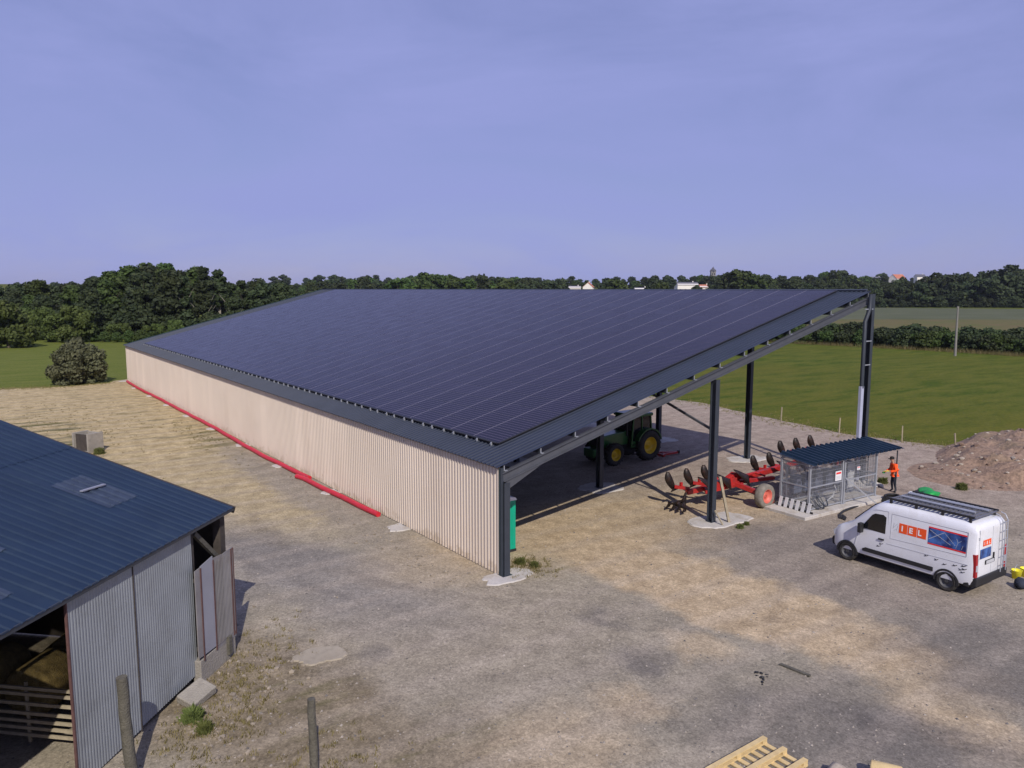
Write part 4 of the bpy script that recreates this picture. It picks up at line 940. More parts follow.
dh = empty('drawbar', (19.2, 10.6, 0), R(172), 'red drawbar frame lying on the shaded ground behind the tractor', 'drawbar')
q = MB(); q.bar((-1.1, 0, .14), (.7, .42, .20), .10, .12); q.bar((-1.1, 0, .14), (.7, -.42, .20), .10, .12); q.build('frame_arm', M['red'], dh)
q = MB(); q.bar((.6, -.8, .24), (.6, .8, .24), .12, .14); q.bar((0, -.25, .17), (0, .25, .17), .08, .08); q.build('cross_member', M['red'], dh)
q = MB(); q.cyl((-1.12, 0, .06), (-1.12, 0, .26), .09, 10); q.build('towing_eye', M['share'], dh)

# ------------------------------------------------------------------ red plough
pl = empty('plough', (14.7, 1.75, 0), 0, 'long red reversible plough with dark mouldboards and one dusty wheel', 'plough')
PZ = .92
q = MB(); q.bar((-3.1, .25, PZ - .12), (-.4, .15, PZ - .02), .20, .22); q.bar((-.4, .15, PZ - .02), (4.4, .35, PZ + .08), .22, .26); q.bar((4.4, .35, PZ + .08), (8.4, .62, PZ + .34), .20, .22); q.build('main_beam', M['red'], pl, bevel=.02)
q = MB(); q.box((-.9, -.05, PZ + .02), (1.5, .36, .46)); q.prism([(-.9, PZ + .2), (.3, PZ + .1), (.3, PZ + .35), (-.2, PZ + .48)], -.16, .10, 'xz'); q.bar((-.3, 0, PZ), (.1, -1.2, .62), .18, .22); q.bar((.1, -1.2, .62), (.06, -1.48, .55), .12, .14); q.build('wheel_carriage', M['red'], pl, bevel=.02)
wheel(pl, (.06, -1.62, .56), .56, .40, M['tyre_dusty'], M['salmon'], 0, .58, 'transport_wheel', .3, -1)
q = MB(); q.lathe([(.001, -.05), (.14, -.07), (.16, 0), (.14, .07), (.001, .05)], 14, 0, 'x', (.66, -1.55, .2)); q.build('hub_cap', M['salmon'], pl)
q = MB(); q.bar((-.2, -.1, PZ), (2.6, -.25, PZ - .15), .16, .16); q.tube([(.3, -.2, PZ + .25), (1.2, -.2, PZ + .30), (1.9, -.25, PZ + .05)], .05, 8); q.build('turning_ram', M['red'], pl)
def upper_body(x, seed):
    r = random.Random(seed); e = MB(); up = .42 if x > 5 else 0.0
    bx, by, bz = x, .25 + up * .6, PZ + .02 + up
    e.bar((bx + .15, by, bz), (bx - .25, by + .55, bz + .05), .10, .14); e.box((bx - .05, by + .35, bz + .16), (.12, .10, .20))
    arm = e.build('plough_leg', M['red'], pl)
    e = MB(); V = []; K = 8     # curved paddle: wide in the middle, leaning back as it rises
    for k in range(K + 1):
        t = k / K; z = bz - .12 + t * .86; cx_ = bx - .18 - .30 * t - .12 * math.sin(t * 2.6); cy_ = by + .62 + .10 * t
        w = .075 + .17 * math.sin(math.pi * min(1, t * .92 + .08)) ** .8
        for s, dd in ((-1, 0), (1, .10)): V.append((cx_ + s * w * .72, cy_ - s * w * .45 + dd * (1 - t), z))
    Fq = [(2 * k, 2 * k + 1, 2 * k + 3, 2 * k + 2) for k in range(K)]
    e.add(V, Fq, 0, True); o = e.build('mouldboard', M['share'], arm, fix=False); s = o.modifiers.new('thickness', 'SOLIDIFY'); s.thickness = .035
    e = MB(); e.prism([(bx - .40, bz - .20), (bx + .05, bz - .12), (bx - .10, bz + .10)], by + .60, by + .66, 'xz'); e.build('share_point', M['share'], arm)
def lower_body(x, big=1.0):
    bx, by, bz = x, .1, PZ - .05; e = MB()
    e.bar((bx + .3, by, bz), (bx, by - .38, bz - .05), .12, .16); arm = e.build('plough_leg', M['red'], pl)
    e = MB(); V = []; K = 7
    for k in range(K + 1):
        t = k / K; px_ = bx + .45 * big - 1.0 * big * t; z = bz - .22 + .78 * big * t ** 1.2; h = .06 + .42 * big * (1 - t) ** .8
        yy = by - .45 - .12 * math.sin(t * 3); V += [(px_, yy, z), (px_ + .05, yy + .14, z + h)]
    e.add(V, [(2 * k, 2 * k + 1, 2 * k + 3, 2 * k + 2) for k in range(K)], 0, True); o = e.build('mouldboard', M['share'], arm, fix=False); s = o.modifiers.new('thickness', 'SOLIDIFY'); s.thickness = .035
for k, x in enumerate((-3.05, -1.8, -.6, 3.1, 4.4, 5.65, 7.0, 8.3)): upper_body(x, k)
for x in (-2.35, -1.2, .15, 3.4, 4.7): lower_body(x, 1.15)
q = MB()       # depth frame at the tail: small arms lying near the ground
for k in range(4): q.bar((-3.2 - .16 * k, .2 - .1 * k, .62), (-3.75 - .05 * k, -.25 + .28 * k, .28), .06, .08)
q.bar((-3.8, -.4, .30), (-3.75, .75, .34), .07, .08); q.tube([(-3.2, .2, .8), (-3.5, .1, .55), (-3.9, .1, .42)], .06, 7)
for k in range(4): q.prism([(-4.05, .12), (-3.75, .18), (-3.85, .36)], -.35 + k * .32, -.30 + k * .32, 'xz')
q.build('tail_frame', M['share'], pl)
q = MB(); q.bar((8.3, .6, PZ + .3), (9.0, .5, .9), .16, .18); q.box((9.05, .5, .75), (.12, .9, .7)); q.build('headstock', M['red'], pl)
q = MB(); q.tube([(8.9, .4, .7), (9.0, .4, .02)], .05, 8); q.build('parking_leg', M['share'], pl)

# ------------------------------------------------------------------ fenced inverter cage
cg = empty('fenced_cage', (15.4, -1.72, 0), R(-2.5), 'galvanised wire mesh cage with dark ribbed canopy sheltering the electrical cabinets', 'cage')
CW, CD, CH = 5.05, 1.5, 2.12
q = MB(); q.box((CW / 2 - .35, CD / 2 - .15, .06), (CW + 1.15, CD + .75, .16)); q.build('slab', M['concrete'], cg, bevel=.02)
def post(x, y, h):
    q = MB(); q.box((x, y, .14 + h / 2), (.09, .09, h)); q.box((x, y, .15), (.18, .18, .02)); q.build('post', M['galv'], cg)
for x in (0, CW / 2 + .02, CW): post(x, 0, CH)
post(CW / 2 - .14, 0, CH); 
for x in (0, CW / 2, CW): post(x, CD, CH + .22)
def mesh_panel(a, b, z0, z1):
    a, b = Vector(a), Vector(b); d = b - a; n_ = d.length; u = d / n_; q = MB()
    for k in range(int(n_ / .05) + 1):
        p = a + u * (k * .05); q.bar((p.x, p.y, z0), (p.x, p.y, z1), .0078, .0078)
    for k in range(int((z1 - z0) / .2) + 1): q.bar((a.x, a.y, z0 + k * .2), (b.x, b.y, z0 + k * .2), .008, .008)
    o = q.build('wire_mesh', M['galv'], cg)
    q = MB()
    for z in (z0, (z0 + z1) / 2, z1): q.bar((a.x, a.y, z), (b.x, b.y, z), .05, .055)
    q.build('rail', M['galv'], cg)
mesh_panel((.05, 0, 0), (CW / 2 - .18, 0, 0), .22, CH + .08); mesh_panel((CW / 2 + .06, 0, 0), (CW - .05, 0, 0), .22, CH + .08)
mesh_panel((0, .05, 0), (0, CD - .05, 0), .22, CH + .1); mesh_panel((CW, .05, 0), (CW, CD - .05, 0), .22, CH + .1); mesh_panel((.05, CD, 0), (CW - .05, CD, 0), .22, CH + .2)
q = MB(); RX0, RX1 = -.12, 6.95; q.corr((RX0, -.28, CH + .16), (1, 0, 0), RX1 - RX0, (0, CD + .42, .24), (0, -.2, 1), .36, .10, [(0, 0), (.55, 0), (.66, 1), (.84, 1)])
q.build('canopy', M['shed_roof'], cg, fix=False)
q = MB(); q.bar((RX0, -.02, CH + .13), (RX1 - .1, -.02, CH + .13), .05, .09); q.bar((RX0, CD, CH + .30), (RX1 - .1, CD, CH + .30), .05, .09); q.build('canopy_beam', M['galv'], cg)
for y, h in ((0, CH + .02), (CD, CH + .25)):
    q = MB(); q.box((RX1 - .15, y, h / 2), (.045, .045, h)); q.build('canopy_post', M['anthracite'], cg)
q = MB()
for z in (.75, 1.3, 1.85): q.bar((CW + .05, CD, z), (RX1 - .15, CD, z), .04, .06)
q.build('side_rail', M['anthracite'], cg)
q = MB(); q.bar((CW / 2 + .05, -.06, 1.35), (CW / 2 + 1.25, -1.1, .02), .06, .06); tag(q.build('prop_bar', M['galv'], cg))
def sign(x, z, w, h, nm):
    q = MB(); q.box((x, -.055, z), (w, .012, h)); 
    q.box((x, -.063, z + h * .28), (w * .8, .004, h * .2), mi=1)
    for k in range(3): q.box((x, -.063, z - h * .05 - k * h * .13), (w * .7, .004, h * .04), mi=2)
    q.build('sign', [M['whiteplastic'], M['decal_red'], M['cabinet']], cg)
sign(2.02, 1.52, .46, .44, 'a'); sign(3.55, 1.68, .24, .16, 'b')
def cgw(x, y, z=0):
    c, s = math.cos(R(-2.5)), math.sin(R(-2.5)); return Vector((15.4 + x * c - y * s, -1.72 + x * s + y * c, z))
iv = empty('inverter', cgw(.75, CD - .24, .62), R(-2.5), None, 'inverter', 'blue grey inverters inside the cage')
iv['label'] = 'blue grey inverter box mounted in the row inside the wire cage'
q = MB(); q.box((0, 0, .42), (.56, .28, .84)); q.build('case', M['inverter'], iv, bevel=.03)
q = MB(); q.box((0, -.148, .62), (.26, .012, .12)); q.build('display', M['cabinet'], iv)
q = MB(); q.box((0, 0, -.05), (.36, .14, .1)); q.build('cable_gland', M['black'], iv)
for k in range(1, 5):
    o = copy_tree(iv); o.location = cgw(.75 + .78 * k, CD - .24, .62)
rk = empty('mounting_rack', cgw(2.3, CD - .08), R(-2.5), 'steel rack carrying the row of inverters inside the wire cage', 'rack')
q = MB(); 
for x in (-2.0, 0, 2.0): q.box((x, .02, 1.0), (.05, .05, 1.72))
q.build('upright', M['galv'], rk)
q = MB()
for z in (.8, 1.3): q.bar((-2.0, -.025, z), (2.0, -.025, z), .04, .05)
q.build('crossbar', M['galv'], rk)
cb = empty('electrical_cabinet', cgw(4.62, CD - .3, .14), R(-2.5), 'tall pale grey electrical cabinet at the right end inside the wire cage', 'cabinet')
q = MB(); q.box((0, 0, .75), (.6, .36, 1.5)); q.build('case', M['inverter'], cb, bevel=.02); q = MB(); q.box((0, -.19, .78), (.52, .02, 1.3)); q.box((.2, -.21, .8), (.03, .03, .16)); q.build('door', M['cabinet'], cb)
q = MB(); q.tube([(.34 * math.cos(a), .34 * math.sin(a), .05 + .012 * k) for k, a in enumerate([k * .42 for k in range(60)])], .028, 6); tag(q.build('cable_coil', M['anthracite'], loc=cgw(.62, .42, .14), rot=(.9, 0, .4)), 'dark coil of cable lying inside the left end of the wire cage', 'cable coil')
q = MB(); q.tube([(0, 0, .05), (.5, .2, .06), (.9, .1, .3), (1.3, .25, .6), (1.5, .4, .9)], .04, 7); tag(q.build('conduit_pipe', M['cabinet'], loc=cgw(1.35, .2, .14)), 'grey bent conduit rising from the slab inside the wire cage', 'conduit')
wb = empty('slatted_barrier', cgw(-.24, .55), R(-92), 'low barrier of slanted white slats at the left end of the cage', 'barrier')
q = MB(); q.bar((-.95, 0, .19), (.95, 0, .19), .05, .08); q.bar((-.95, .02, .52), (.95, .02, .52), .03, .05); q.build('rail', M['black'], wb)
for k in range(6):
    q = MB(); x = -.85 + k * .30; q.prism([(x, .15), (x + .16, .15), (x + .26, .62), (x + .10, .62)], -.055, -.03, 'xz'); q.build('slat', M['whiteplastic'], wb)
q = MB(); q.bar((11.52, -.48, .04), (11.10, -.26, 2.05), .10, .10); tag(q.build('leaning_prop', M['wood_pale']), 'pale square prop leaning against the tall dark steel column', 'prop')
q = MB(); q.bar((10.95, -.62, .05), (10.86, -.25, .62), .06, .05); tag(q.build('wooden_peg', M['wood_pale']), 'short pale stake leaning at the foot of the tall steel column', 'stake')

# ------------------------------------------------------------------ dirt mound, worker and site litter
def make_mound():
    from mathutils import noise as mn
    mb = MB(); nx, ny = 84, 64; x0, x1, y0, y1 = 25.0, 47, -15.5, 3.2; V = []
    for j in range(ny + 1):
        for i in range(nx + 1):
            x = x0 + (x1 - x0) * i / nx; y = y0 + (y1 - y0) * j / ny
            d = math.hypot((x - 37.6) / 9.5, (y + 5.0) / 7.2); d2 = math.hypot((x - 29.2) / 3.6, (y + 2.6) / 3.4)
            h = 1.5 * max(0, 1 - d * d) ** .8 + .28 * max(0, 1 - d2 * d2)
            k = min(1, h * 1.5)
            h += k * (.42 * mn.fractal(Vector((x * .55, y * .55, 3)), 1, 2, 5) + .20 * mn.noise(Vector((x * 2.2, y * 2.2, 1))) + .10 * mn.noise(Vector((x * 6, y * 6, 5))))
            V.append((x, y, max(-.05, h - .03)))
    F = [(j * (nx + 1) + i, j * (nx + 1) + i + 1, (j + 1) * (nx + 1) + i + 1, (j + 1) * (nx + 1) + i) for j in range(ny) for i in range(nx) if max(V[a][2] for a in (j * (nx + 1) + i, j * (nx + 1) + i + 1, (j + 1) * (nx + 1) + i + 1, (j + 1) * (nx + 1) + i)) > -.02]
    mb.add(V, F, 0, True)
    e = empty('dirt_mound', (0, 0, 0), 0, 'large heap of brown earth and stones at the right edge beyond the worker', 'earth mound')
    m = mat('heaped earth', (.27, .183, .125), .95, 0, .45, 4.5, 1.0, 9, dirt=(.15, .125, .075), dscale=.5, damt=.7)
    mb.build('earth', m, e, fix=False)
    r = random.Random(6); st = MB(); Vn = np.array(V).reshape(ny + 1, nx + 1, 3)
    for _ in range(1500):
        i, j = r.randrange(nx), r.randrange(ny); p = Vn[j, i]
        if p[2] < .02: continue
        s = .04 + .16 * r.random() ** 3.5; st.blob((p[0] + r.uniform(-.1, .1), p[1], p[2]), (s, s * .8, s * .6), r, r.choice((0, 0, 1)), 1, .25, r.uniform(0, 3), False)
    tag(st.build('clods', [M['stone'], mat('earth clod', (.17, .115, .085), .95, 0, .3, 4)], e), kind='stuff')
make_mound()

def skin_mesh(name, nodes, edges, mats, mfun=None, parent=None, sub=2, root=0):
    me = bpy.data.meshes.new(name); me.from_pydata([n_[0] for n_ in nodes], edges, []); o = bpy.data.objects.new(name, me); col.objects.link(o)
    sk = o.modifiers.new('skin', 'SKIN'); ss = o.modifiers.new('sub', 'SUBSURF'); ss.levels = sub; ss.render_levels = sub
    for i, n_ in enumerate(nodes):
        rr = n_[1]; me.skin_vertices[0].data[i].radius = rr if isinstance(rr, tuple) else (rr, rr); me.skin_vertices[0].data[i].use_root = (i == root)
    dg = bpy.context.evaluated_depsgraph_get(); ev = bpy.data.meshes.new_from_object(o.evaluated_get(dg)); o.modifiers.clear(); o.data = ev; ev.name = name
    for m in mats: ev.materials.append(m)
    for p in ev.polygons:
        p.use_smooth = True
        if mfun: p.material_index = mfun(p.center)
    if parent: o.parent = parent
    return o
# worker: faces -x of its own frame, bent slightly forward, hands held out in front
pw = empty('person', (22.3, -1.85, 0), R(-36), 'worker in an orange jacket, dark trousers and black cap holding something in gloved hands', 'person')
HT = 1.0
N_ = [((.03, 0, .92), .14), ((.01, 0, 1.12), .145), ((-.03, 0, 1.34), (.15, .12)), ((-.06, 0, 1.46), .075), ((-.10, 0, 1.54), .062), ((-.13, 0, 1.63), (.088, .10)), ((-.135, 0, 1.72), (.075, .085)),
      ((.02, .10, .84), .095), ((-.03, .12, .48), .065), ((.03, .13, .10), .045), ((-.10, .14, .04), .038), ((.02, -.10, .84), .095), ((.00, -.12, .48), .065), ((.08, -.13, .10), .045), ((-.05, -.14, .04), .038),
      ((-.04, .19, 1.40), .065), ((-.06, .25, 1.13), .048), ((-.30, .17, 1.02), .038), ((-.37, .14, 1.01), .034), ((-.04, -.19, 1.40), .065), ((-.04, -.25, 1.12), .048), ((-.28, -.16, 1.08), .038), ((-.35, -.12, 1.09), .034)]
E_ = [(0, 1), (1, 2), (2, 3), (3, 4), (4, 5), (5, 6), (0, 7), (7, 8), (8, 9), (9, 10), (0, 11), (11, 12), (12, 13), (13, 14), (2, 15), (15, 16), (16, 17), (17, 18), (2, 19), (19, 20), (20, 21), (21, 22)]
for (hx, hy, hz, b0) in ((-.37, .14, 1.01, 18), (-.35, -.12, 1.09, 22)):
    for k in range(4):
        dy = (k - 1.5) * .022; i = len(N_); L = (.05, .06, .055, .042)[k]
        N_ += [((hx - .05, hy + dy, hz + .005), .010), ((hx - .05 - L * .7, hy + dy, hz - .01), .009), ((hx - .05 - L, hy + dy, hz - .04), .008)]
        E_ += [(b0, i), (i, i + 1), (i + 1, i + 2)]
    i = len(N_); sg = -1 if hy > 0 else 1
    N_ += [((hx - .02, hy + sg * .045, hz + .01), .011), ((hx - .06, hy + sg * .055, hz - .01), .009)]; E_ += [(b0, i), (i, i + 1)]
def bodymat(c):
    if c.z < .07: return 2
    if c.z < .90: return 1
    if c.x < -.325 and c.z < 1.2: return 3
    return 0
skin_mesh('body', N_, E_, [M['skin'], M['navy'], M['black'], M['glove']], bodymat, pw)
jn = [((.04, 0, .86), (.17, .15)), ((.03, 0, .98), .165), ((.01, 0, 1.14), .165), ((-.03, 0, 1.34), (.172, .142)), ((-.06, 0, 1.45), .10), ((-.04, .20, 1.40), .082), ((-.06, .26, 1.13), .066), ((-.30, .18, 1.02), .052), ((-.04, -.20, 1.40), .082), ((-.04, -.26, 1.12), .066), ((-.28, -.17, 1.08), .052)]
skin_mesh('jacket', jn, [(0, 1), (1, 2), (2, 3), (3, 4), (3, 5), (5, 6), (6, 7), (3, 8), (8, 9), (9, 10)], [M['hivis']], None, pw, 2, 1)
q = MB(); q.lathe([(.001, 1.80), (.06, 1.795), (.098, 1.765), (.108, 1.71), (.108, 1.68)], 18, 0, 'z', (-.135, 0, 0)); q.prism([(-.20, -.085), (-.30, -.06), (-.335, 0), (-.30, .06), (-.20, .085)], 1.685, 1.70, 'xy'); q.build('cap', M['capblack'], pw)
q = MB()
for sy in (-.035, .035): q.blob((-.222, sy, 1.665), (.008, .012, .007), RNG, 0, 1, 0)
q.blob((-.165 + .15 * 0 - .062, 0, 1.635), (.022, .014, .022), RNG, 1, 1, 0); q.build('face_detail', [M['black'], M['skin']], pw)
q = MB(); q.tube([(-.42, .16, .99), (-.50, 0, 1.02), (-.44, -.14, 1.06)], .022, 7); q.box((-.50, .02, .98), (.10, .10, .06), mi=1)
tool = tag(q.build('hand_tool', [M['orange'], M['greenplastic']], loc=(22.3, -1.85, 0), rot=(0, 0, R(-36))), 'small orange and green tool held in the worker\'s gloved hands', 'tool')

def crumpled(name, m, c, size, seed, label, cat, rot=0.):
    r = random.Random(seed); q = MB(); q.blob((0, 0, size[2] * .6), size, r, 0, 3, .35, rot); return tag(q.build(name, m, loc=c), label, cat)
crumpled('tarpaulin', M['greenplastic'], (23.1, -3.2, 0), (.95, .45, .17), 2, 'bright green crumpled tarpaulin on the ground behind the white van', 'tarpaulin', .3)
q = MB(); q.box((0, 0, .20), (.85, .55, .04)); q.box((0, 0, .09), (.7, .4, .16)); tag(q.build('white_crate', M['whiteplastic'], loc=(22.0, -3.05, 0), rot=(.0, .0, .3), bevel=.02), 'flat white crate on the ground left of the green tarpaulin', 'crate')
q = MB()
for k in range(5): q.tube([(.5 * math.cos(a) * (1 - .05 * k), .36 * math.sin(a) * (1 - .05 * k), .07 + .05 * k) for a in [2 * math.pi * i / 20 for i in range(21)]], .05, 7)
tag(q.build('hose_coil', M['black'], loc=(20.55, -2.75, 0)), 'black coiled hose on the ground behind the van windscreen', 'hose')
q = MB(); q.tube([(15.95, -2.95, .06), (16.4, -2.65, .08), (17.0, -2.45, .07), (17.9, -2.35, .06), (18.8, -2.3, .05)], .055, 7)
for k in range(5): q.bar((16.0 + .12 * k, -2.95 + .06 * k, .05), (15.9 + .1 * k, -3.2 + .05 * k, .03), .05, .04)
tag(q.build('black_cable', M['black']), 'black cable with frayed end lying along the front of the cage slab', 'cable')
rubble('rubble_heap', (22.6, .1, 0), 70, .42, .17, 22, 'pale broken rubble on the ground right of the wire cage', 'rubble', M['concrete'])
for k, (x, y, s, lab) in enumerate(((21.9, .3, 1.2, 'green weeds growing behind the rubble right of the cage'), (23.6, -.6, 1.2, 'green weeds behind the orange jacketed worker'), (25.6, -3.6, 1.3, 'green weeds at the foot of the earth mound'))): weed((x, y, 0), s, k, lab)

# ------------------------------------------------------------------ poles
up = empty('utility_pole', (106.98, 34.52, 0), 0, 'pale concrete utility pole standing before the hedge at the meadow end', 'utility pole')
q = MB(); q.tube([(0, 0, 0), (-.06, .02, 4), (-.12, 0, 7.4)], [.19, .16, .11], 10); q.build('shaft', M['polecon'], up)
q = MB(); q.box((-.12, 0, 7.2), (.5, .12, .12)); 
for s in (-.2, .2): q.cyl((-.12 + s, 0, 7.25), (-.12 + s, 0, 7.45), .06, 8)
q.build('insulator', M['polecon'], up)
for k, (x, y) in enumerate(((35.78, 14.19), (34.79, 8.78), (35.2, 4.53), (35.3, 1.2))):
    q = MB(); q.box((0, 0, .52), (.07, .07, 1.1)); o = q.build('fence_stake', M['wood_pale'], loc=(x, y, 0), rot=(.03 * k, .02, k))
    tag(o, ('thin wooden fence stake at the meadow edge seen left of the end column', 'thin wooden fence stake at the meadow edge just left of the conduit sleeve', 'thin wooden fence stake standing behind the cage canopy corner', 'thin wooden fence stake nearest the earth mound')[k], 'fence stake', 'fence stakes along the meadow edge')

# ------------------------------------------------------------------ trees
def crown_mesh(name, seed, h, rad, base, nleaf, leaf, m, nl=13, flat=.8, zlo=.22):
    g = np.random.default_rng(seed); lob = []
    for i in range(nl):
        a = g.uniform(0, 6.283); rr = rad * .62 * math.sqrt(g.uniform(0, 1)); t = g.uniform(0, 1)
        z = base + (h - base) * (zlo + (.84 - zlo) * t); k = 1 - .55 * abs(t - .4); lob.append((rr * math.cos(a) * k, rr * math.sin(a) * k, z, rad * g.uniform(.20, .46) * k))
    lob.append((0, 0, h - rad * .35, rad * .38)); lob = np.array(lob)
    w = lob[:, 3] ** 2; idx = g.choice(len(lob), nleaf, p=w / w.sum()); C = lob[idx]
    d = g.normal(size=(nleaf, 3)); d /= np.linalg.norm(d, axis=1)[:, None]
    rr = C[:, 3] * (1 - .45 * g.random(nleaf) ** 2.2) * g.uniform(.85, 1.16, nleaf)
    P = C[:, :3] + d * rr[:, None] * np.array([1, 1, flat])
    nrm = d + g.normal(size=(nleaf, 3)) * .55; nrm /= np.linalg.norm(nrm, axis=1)[:, None]
    t = np.cross(nrm, g.normal(size=(nleaf, 3))); t /= np.linalg.norm(t, axis=1)[:, None]; b = np.cross(nrm, t)
    s = leaf * g.uniform(.55, 1.25, nleaf)[:, None]
    V = np.empty((nleaf, 5, 3)); bend = nrm * s * .25
    for k, (a1, a2, q_) in enumerate(((-1, -.2, 0), (-.1, -.75, .4), (1, -.1, 0), (.35, .8, .5), (-.55, .65, .3))):
        V[:, k] = P + t * s * a1 * g.uniform(.7, 1.2, nleaf)[:, None] + b * s * a2 * g.uniform(.7, 1.2, nleaf)[:, None] - bend * q_
    V = V.reshape(-1, 3); V[:, 2] = np.maximum(V[:, 2], .1)
    me = bpy.data.meshes.new(name); me.vertices.add(len(V)); me.vertices.foreach_set('co', V.ravel())
    me.loops.add(nleaf * 5); me.loops.foreach_set('vertex_index', np.arange(nleaf * 5)); me.polygons.add(nleaf)
    me.polygons.foreach_set('loop_start', np.arange(nleaf) * 5); me.polygons.foreach_set('loop_total', np.full(nleaf, 5)); me.update(); me.validate(); me.materials.append(m)
    return me
def trunk_mesh(seed, h, r, m):
    rr = random.Random(seed); q = MB(); pts = [(rr.uniform(-.15, .15) * t * 3, rr.uniform(-.15, .15) * t * 3, h * .72 * t) for t in (0, .25, .5, .75, 1)]
    q.tube(pts, [r, r * .8, r * .62, r * .42, r * .2], 8)
    for k in range(5):
        a = rr.uniform(0, 6.28); z0 = h * rr.uniform(.25, .55); L = h * rr.uniform(.16, .26)
        q.tube([(0, 0, z0), (math.cos(a) * L * .6, math.sin(a) * L * .6, z0 + L * .6), (math.cos(a) * L, math.sin(a) * L, z0 + L * 1.2)], [r * .4, r * .25, r * .08], 6)
    return q.mesh('trunk', m)
KIND = {}
def proto(key, seeds, h, rad, base, nleaf, leaf, m, bark, tr=.3, **kw):
    KIND[key] = [(crown_mesh('crown', s, h, rad, base, nleaf, leaf, M[m], **kw), trunk_mesh(s, h, tr, M[bark]), h) for s in seeds]
proto('oak', (1, 2, 3), 15, 5.4, .5, 9000, .40, 'leaf_dark', 'bark', nl=30)
proto('ash', (4, 5, 6), 15, 4.8, .8, 8000, .38, 'leaf_mid', 'bark', nl=30)
proto('poplar', (7, 8), 17, 3.4, 3.2, 6000, .36, 'leaf_dark', 'bark_pale', nl=30)
proto('willow', (9, 10), 8, 4.6, .0, 6000, .30, 'leaf_light', 'bark', nl=26, zlo=.06)
proto('far', (11, 12, 13, 14), 15, 6.4, -.5, 2600, .70, 'leaf_dark', 'bark', nl=24)
proto('farmid', (15, 16, 17), 15, 6.8, -.5, 2600, .70, 'leaf_mid', 'bark', nl=24)
proto('shrub', (18, 19, 20), 3.2, 2.3, -.3, 2600, .20, 'leaf_mid', 'bark', .08, nl=20, zlo=.08)
proto('shrubdark', (21, 22), 3.2, 2.3, -.3, 2600, .20, 'leaf_dark', 'bark', .08, nl=20, zlo=.08)
proto('hazel', (24, 25, 26), 6, 3.4, -.4, 4000, .32, 'leaf_dark', 'bark', .12, nl=26, zlo=.05)
proto('scrub', (23,), 3.9, 2.3, -.5, 6000, .15, 'leaf_twig', 'bark', .10, nl=30, zlo=.05)
tcount = 0
def tree(name, key, p, h, label, cat, group=None, wide=1.0):
    global tcount
    tcount += 1; r = random.Random(tcount * 7 + 1); cr, tk, hh = KIND[key][r.randrange(len(KIND[key]))]
    e = empty(name, p, r.uniform(0, 6.28), label, cat, group); s = h / hh; e.scale = (s * wide, s * wide, s)
    for nm, me in (('crown', cr), ('trunk', tk)):
        o = bpy.data.objects.new(nm, me); col.objects.link(o); o.parent = e
    return e
def at_px(x, d, z=0): return cw((x - 512) / 777 * d, d, z)     # bearing given in focal units, distance d ahead
# left wood, roughly 130 to 200 m away: back rows first
GW = 'broadleaved trees of the wood left of the barn'
def top_h(x, d, y): return 10 - (y - 289) / 777 * d
prof = [(-120, 284), (-40, 285), (0, 283), (40, 280), (75, 278), (105, 274), (130, 266), (155, 262), (185, 264), (210, 268), (235, 276), (262, 279), (285, 282), (310, 286)]
def prof_y(x):
    for (a, p), (b, q_) in zip(prof, prof[1:]):
        if a <= x <= b: return p + (q_ - p) * (x - a) / (b - a)
    return 286
r = random.Random(21)
for row, (d0, dy) in enumerate(((212, 1), (188, 0), (168, 8))):
    for k in range(24 if row < 2 else 18):
        x = -110 + k * (18.5 if row < 2 else 20) + r.uniform(-6, 6); d = d0 + r.uniform(-9, 9) - max(0, (x - 150)) * .03
        if x > 318: continue
        h = top_h(x, d, prof_y(x) + dy + r.choice((0, 0, 2, 4, 7)) - r.uniform(0, 2)); h = max(7, h)
        key = 'poplar' if 175 < x < 255 and row > 0 else r.choice(('oak', 'oak', 'ash', 'oak'))
        lab = {'oak': 'dark green broad crowned tree in the wood left of the barn', 'ash': 'mid green rounded tree in the wood left of the barn', 'poplar': 'slender pale stemmed tree in the wood behind the barn roof'}[key]
        tree(dict(oak='oak_tree', ash='ash_tree', poplar='poplar_tree')[key], key, at_px(x, d), h, lab, 'tree', GW, 1.12)
for k in range(15):
    x = -60 + k * 17 + r.uniform(-5, 5); d = 150 + r.uniform(-6, 6) + max(0, x) * .03
    tree('willow_tree', 'willow', at_px(x, d), r.uniform(4.8, 7.5) if x < 90 else r.uniform(3, 4.2), 'low light green bushy tree along the front of the left wood', 'tree', 'low trees along the front of the left wood', 1.0)
tree('willow_tree', 'willow', at_px(8, 133), 8.3, 'round light green tree at the left picture edge before the wood', 'tree')
for k in range(34):
    x = -110 + k * 12.8 + r.uniform(-5, 5); d = 160 + r.uniform(-4, 8)
    tree('hazel_bush', 'hazel', at_px(x, d), r.uniform(4.5, 7), 'low dark bush filling the edge of the left wood', 'bush', 'dark bushes along the edge of the left wood', 1.2)
for k in range(9): tree('shrub', 'shrub', at_px(92 + k * 12, 148 - k * .5), r.uniform(1.9, 2.6), 'low green shrub in the rough strip before the left wood', 'shrub', 'low shrubs before the left wood')
for k, (x, y, h, l) in enumerate(((-4.6, 73.4, 5.0, 'dense brown green scrub bush left of the barn far corner, highest part'), (-3.5, 72.3, 4.3, 'dense scrub bush on the right of the tallest scrub'), (-5.6, 71.6, 4.4, 'dense scrub bush on the left of the tallest scrub'))): tree('scrub_bush', 'scrub', (x, y, 0), h, l, 'bush', None, .86)
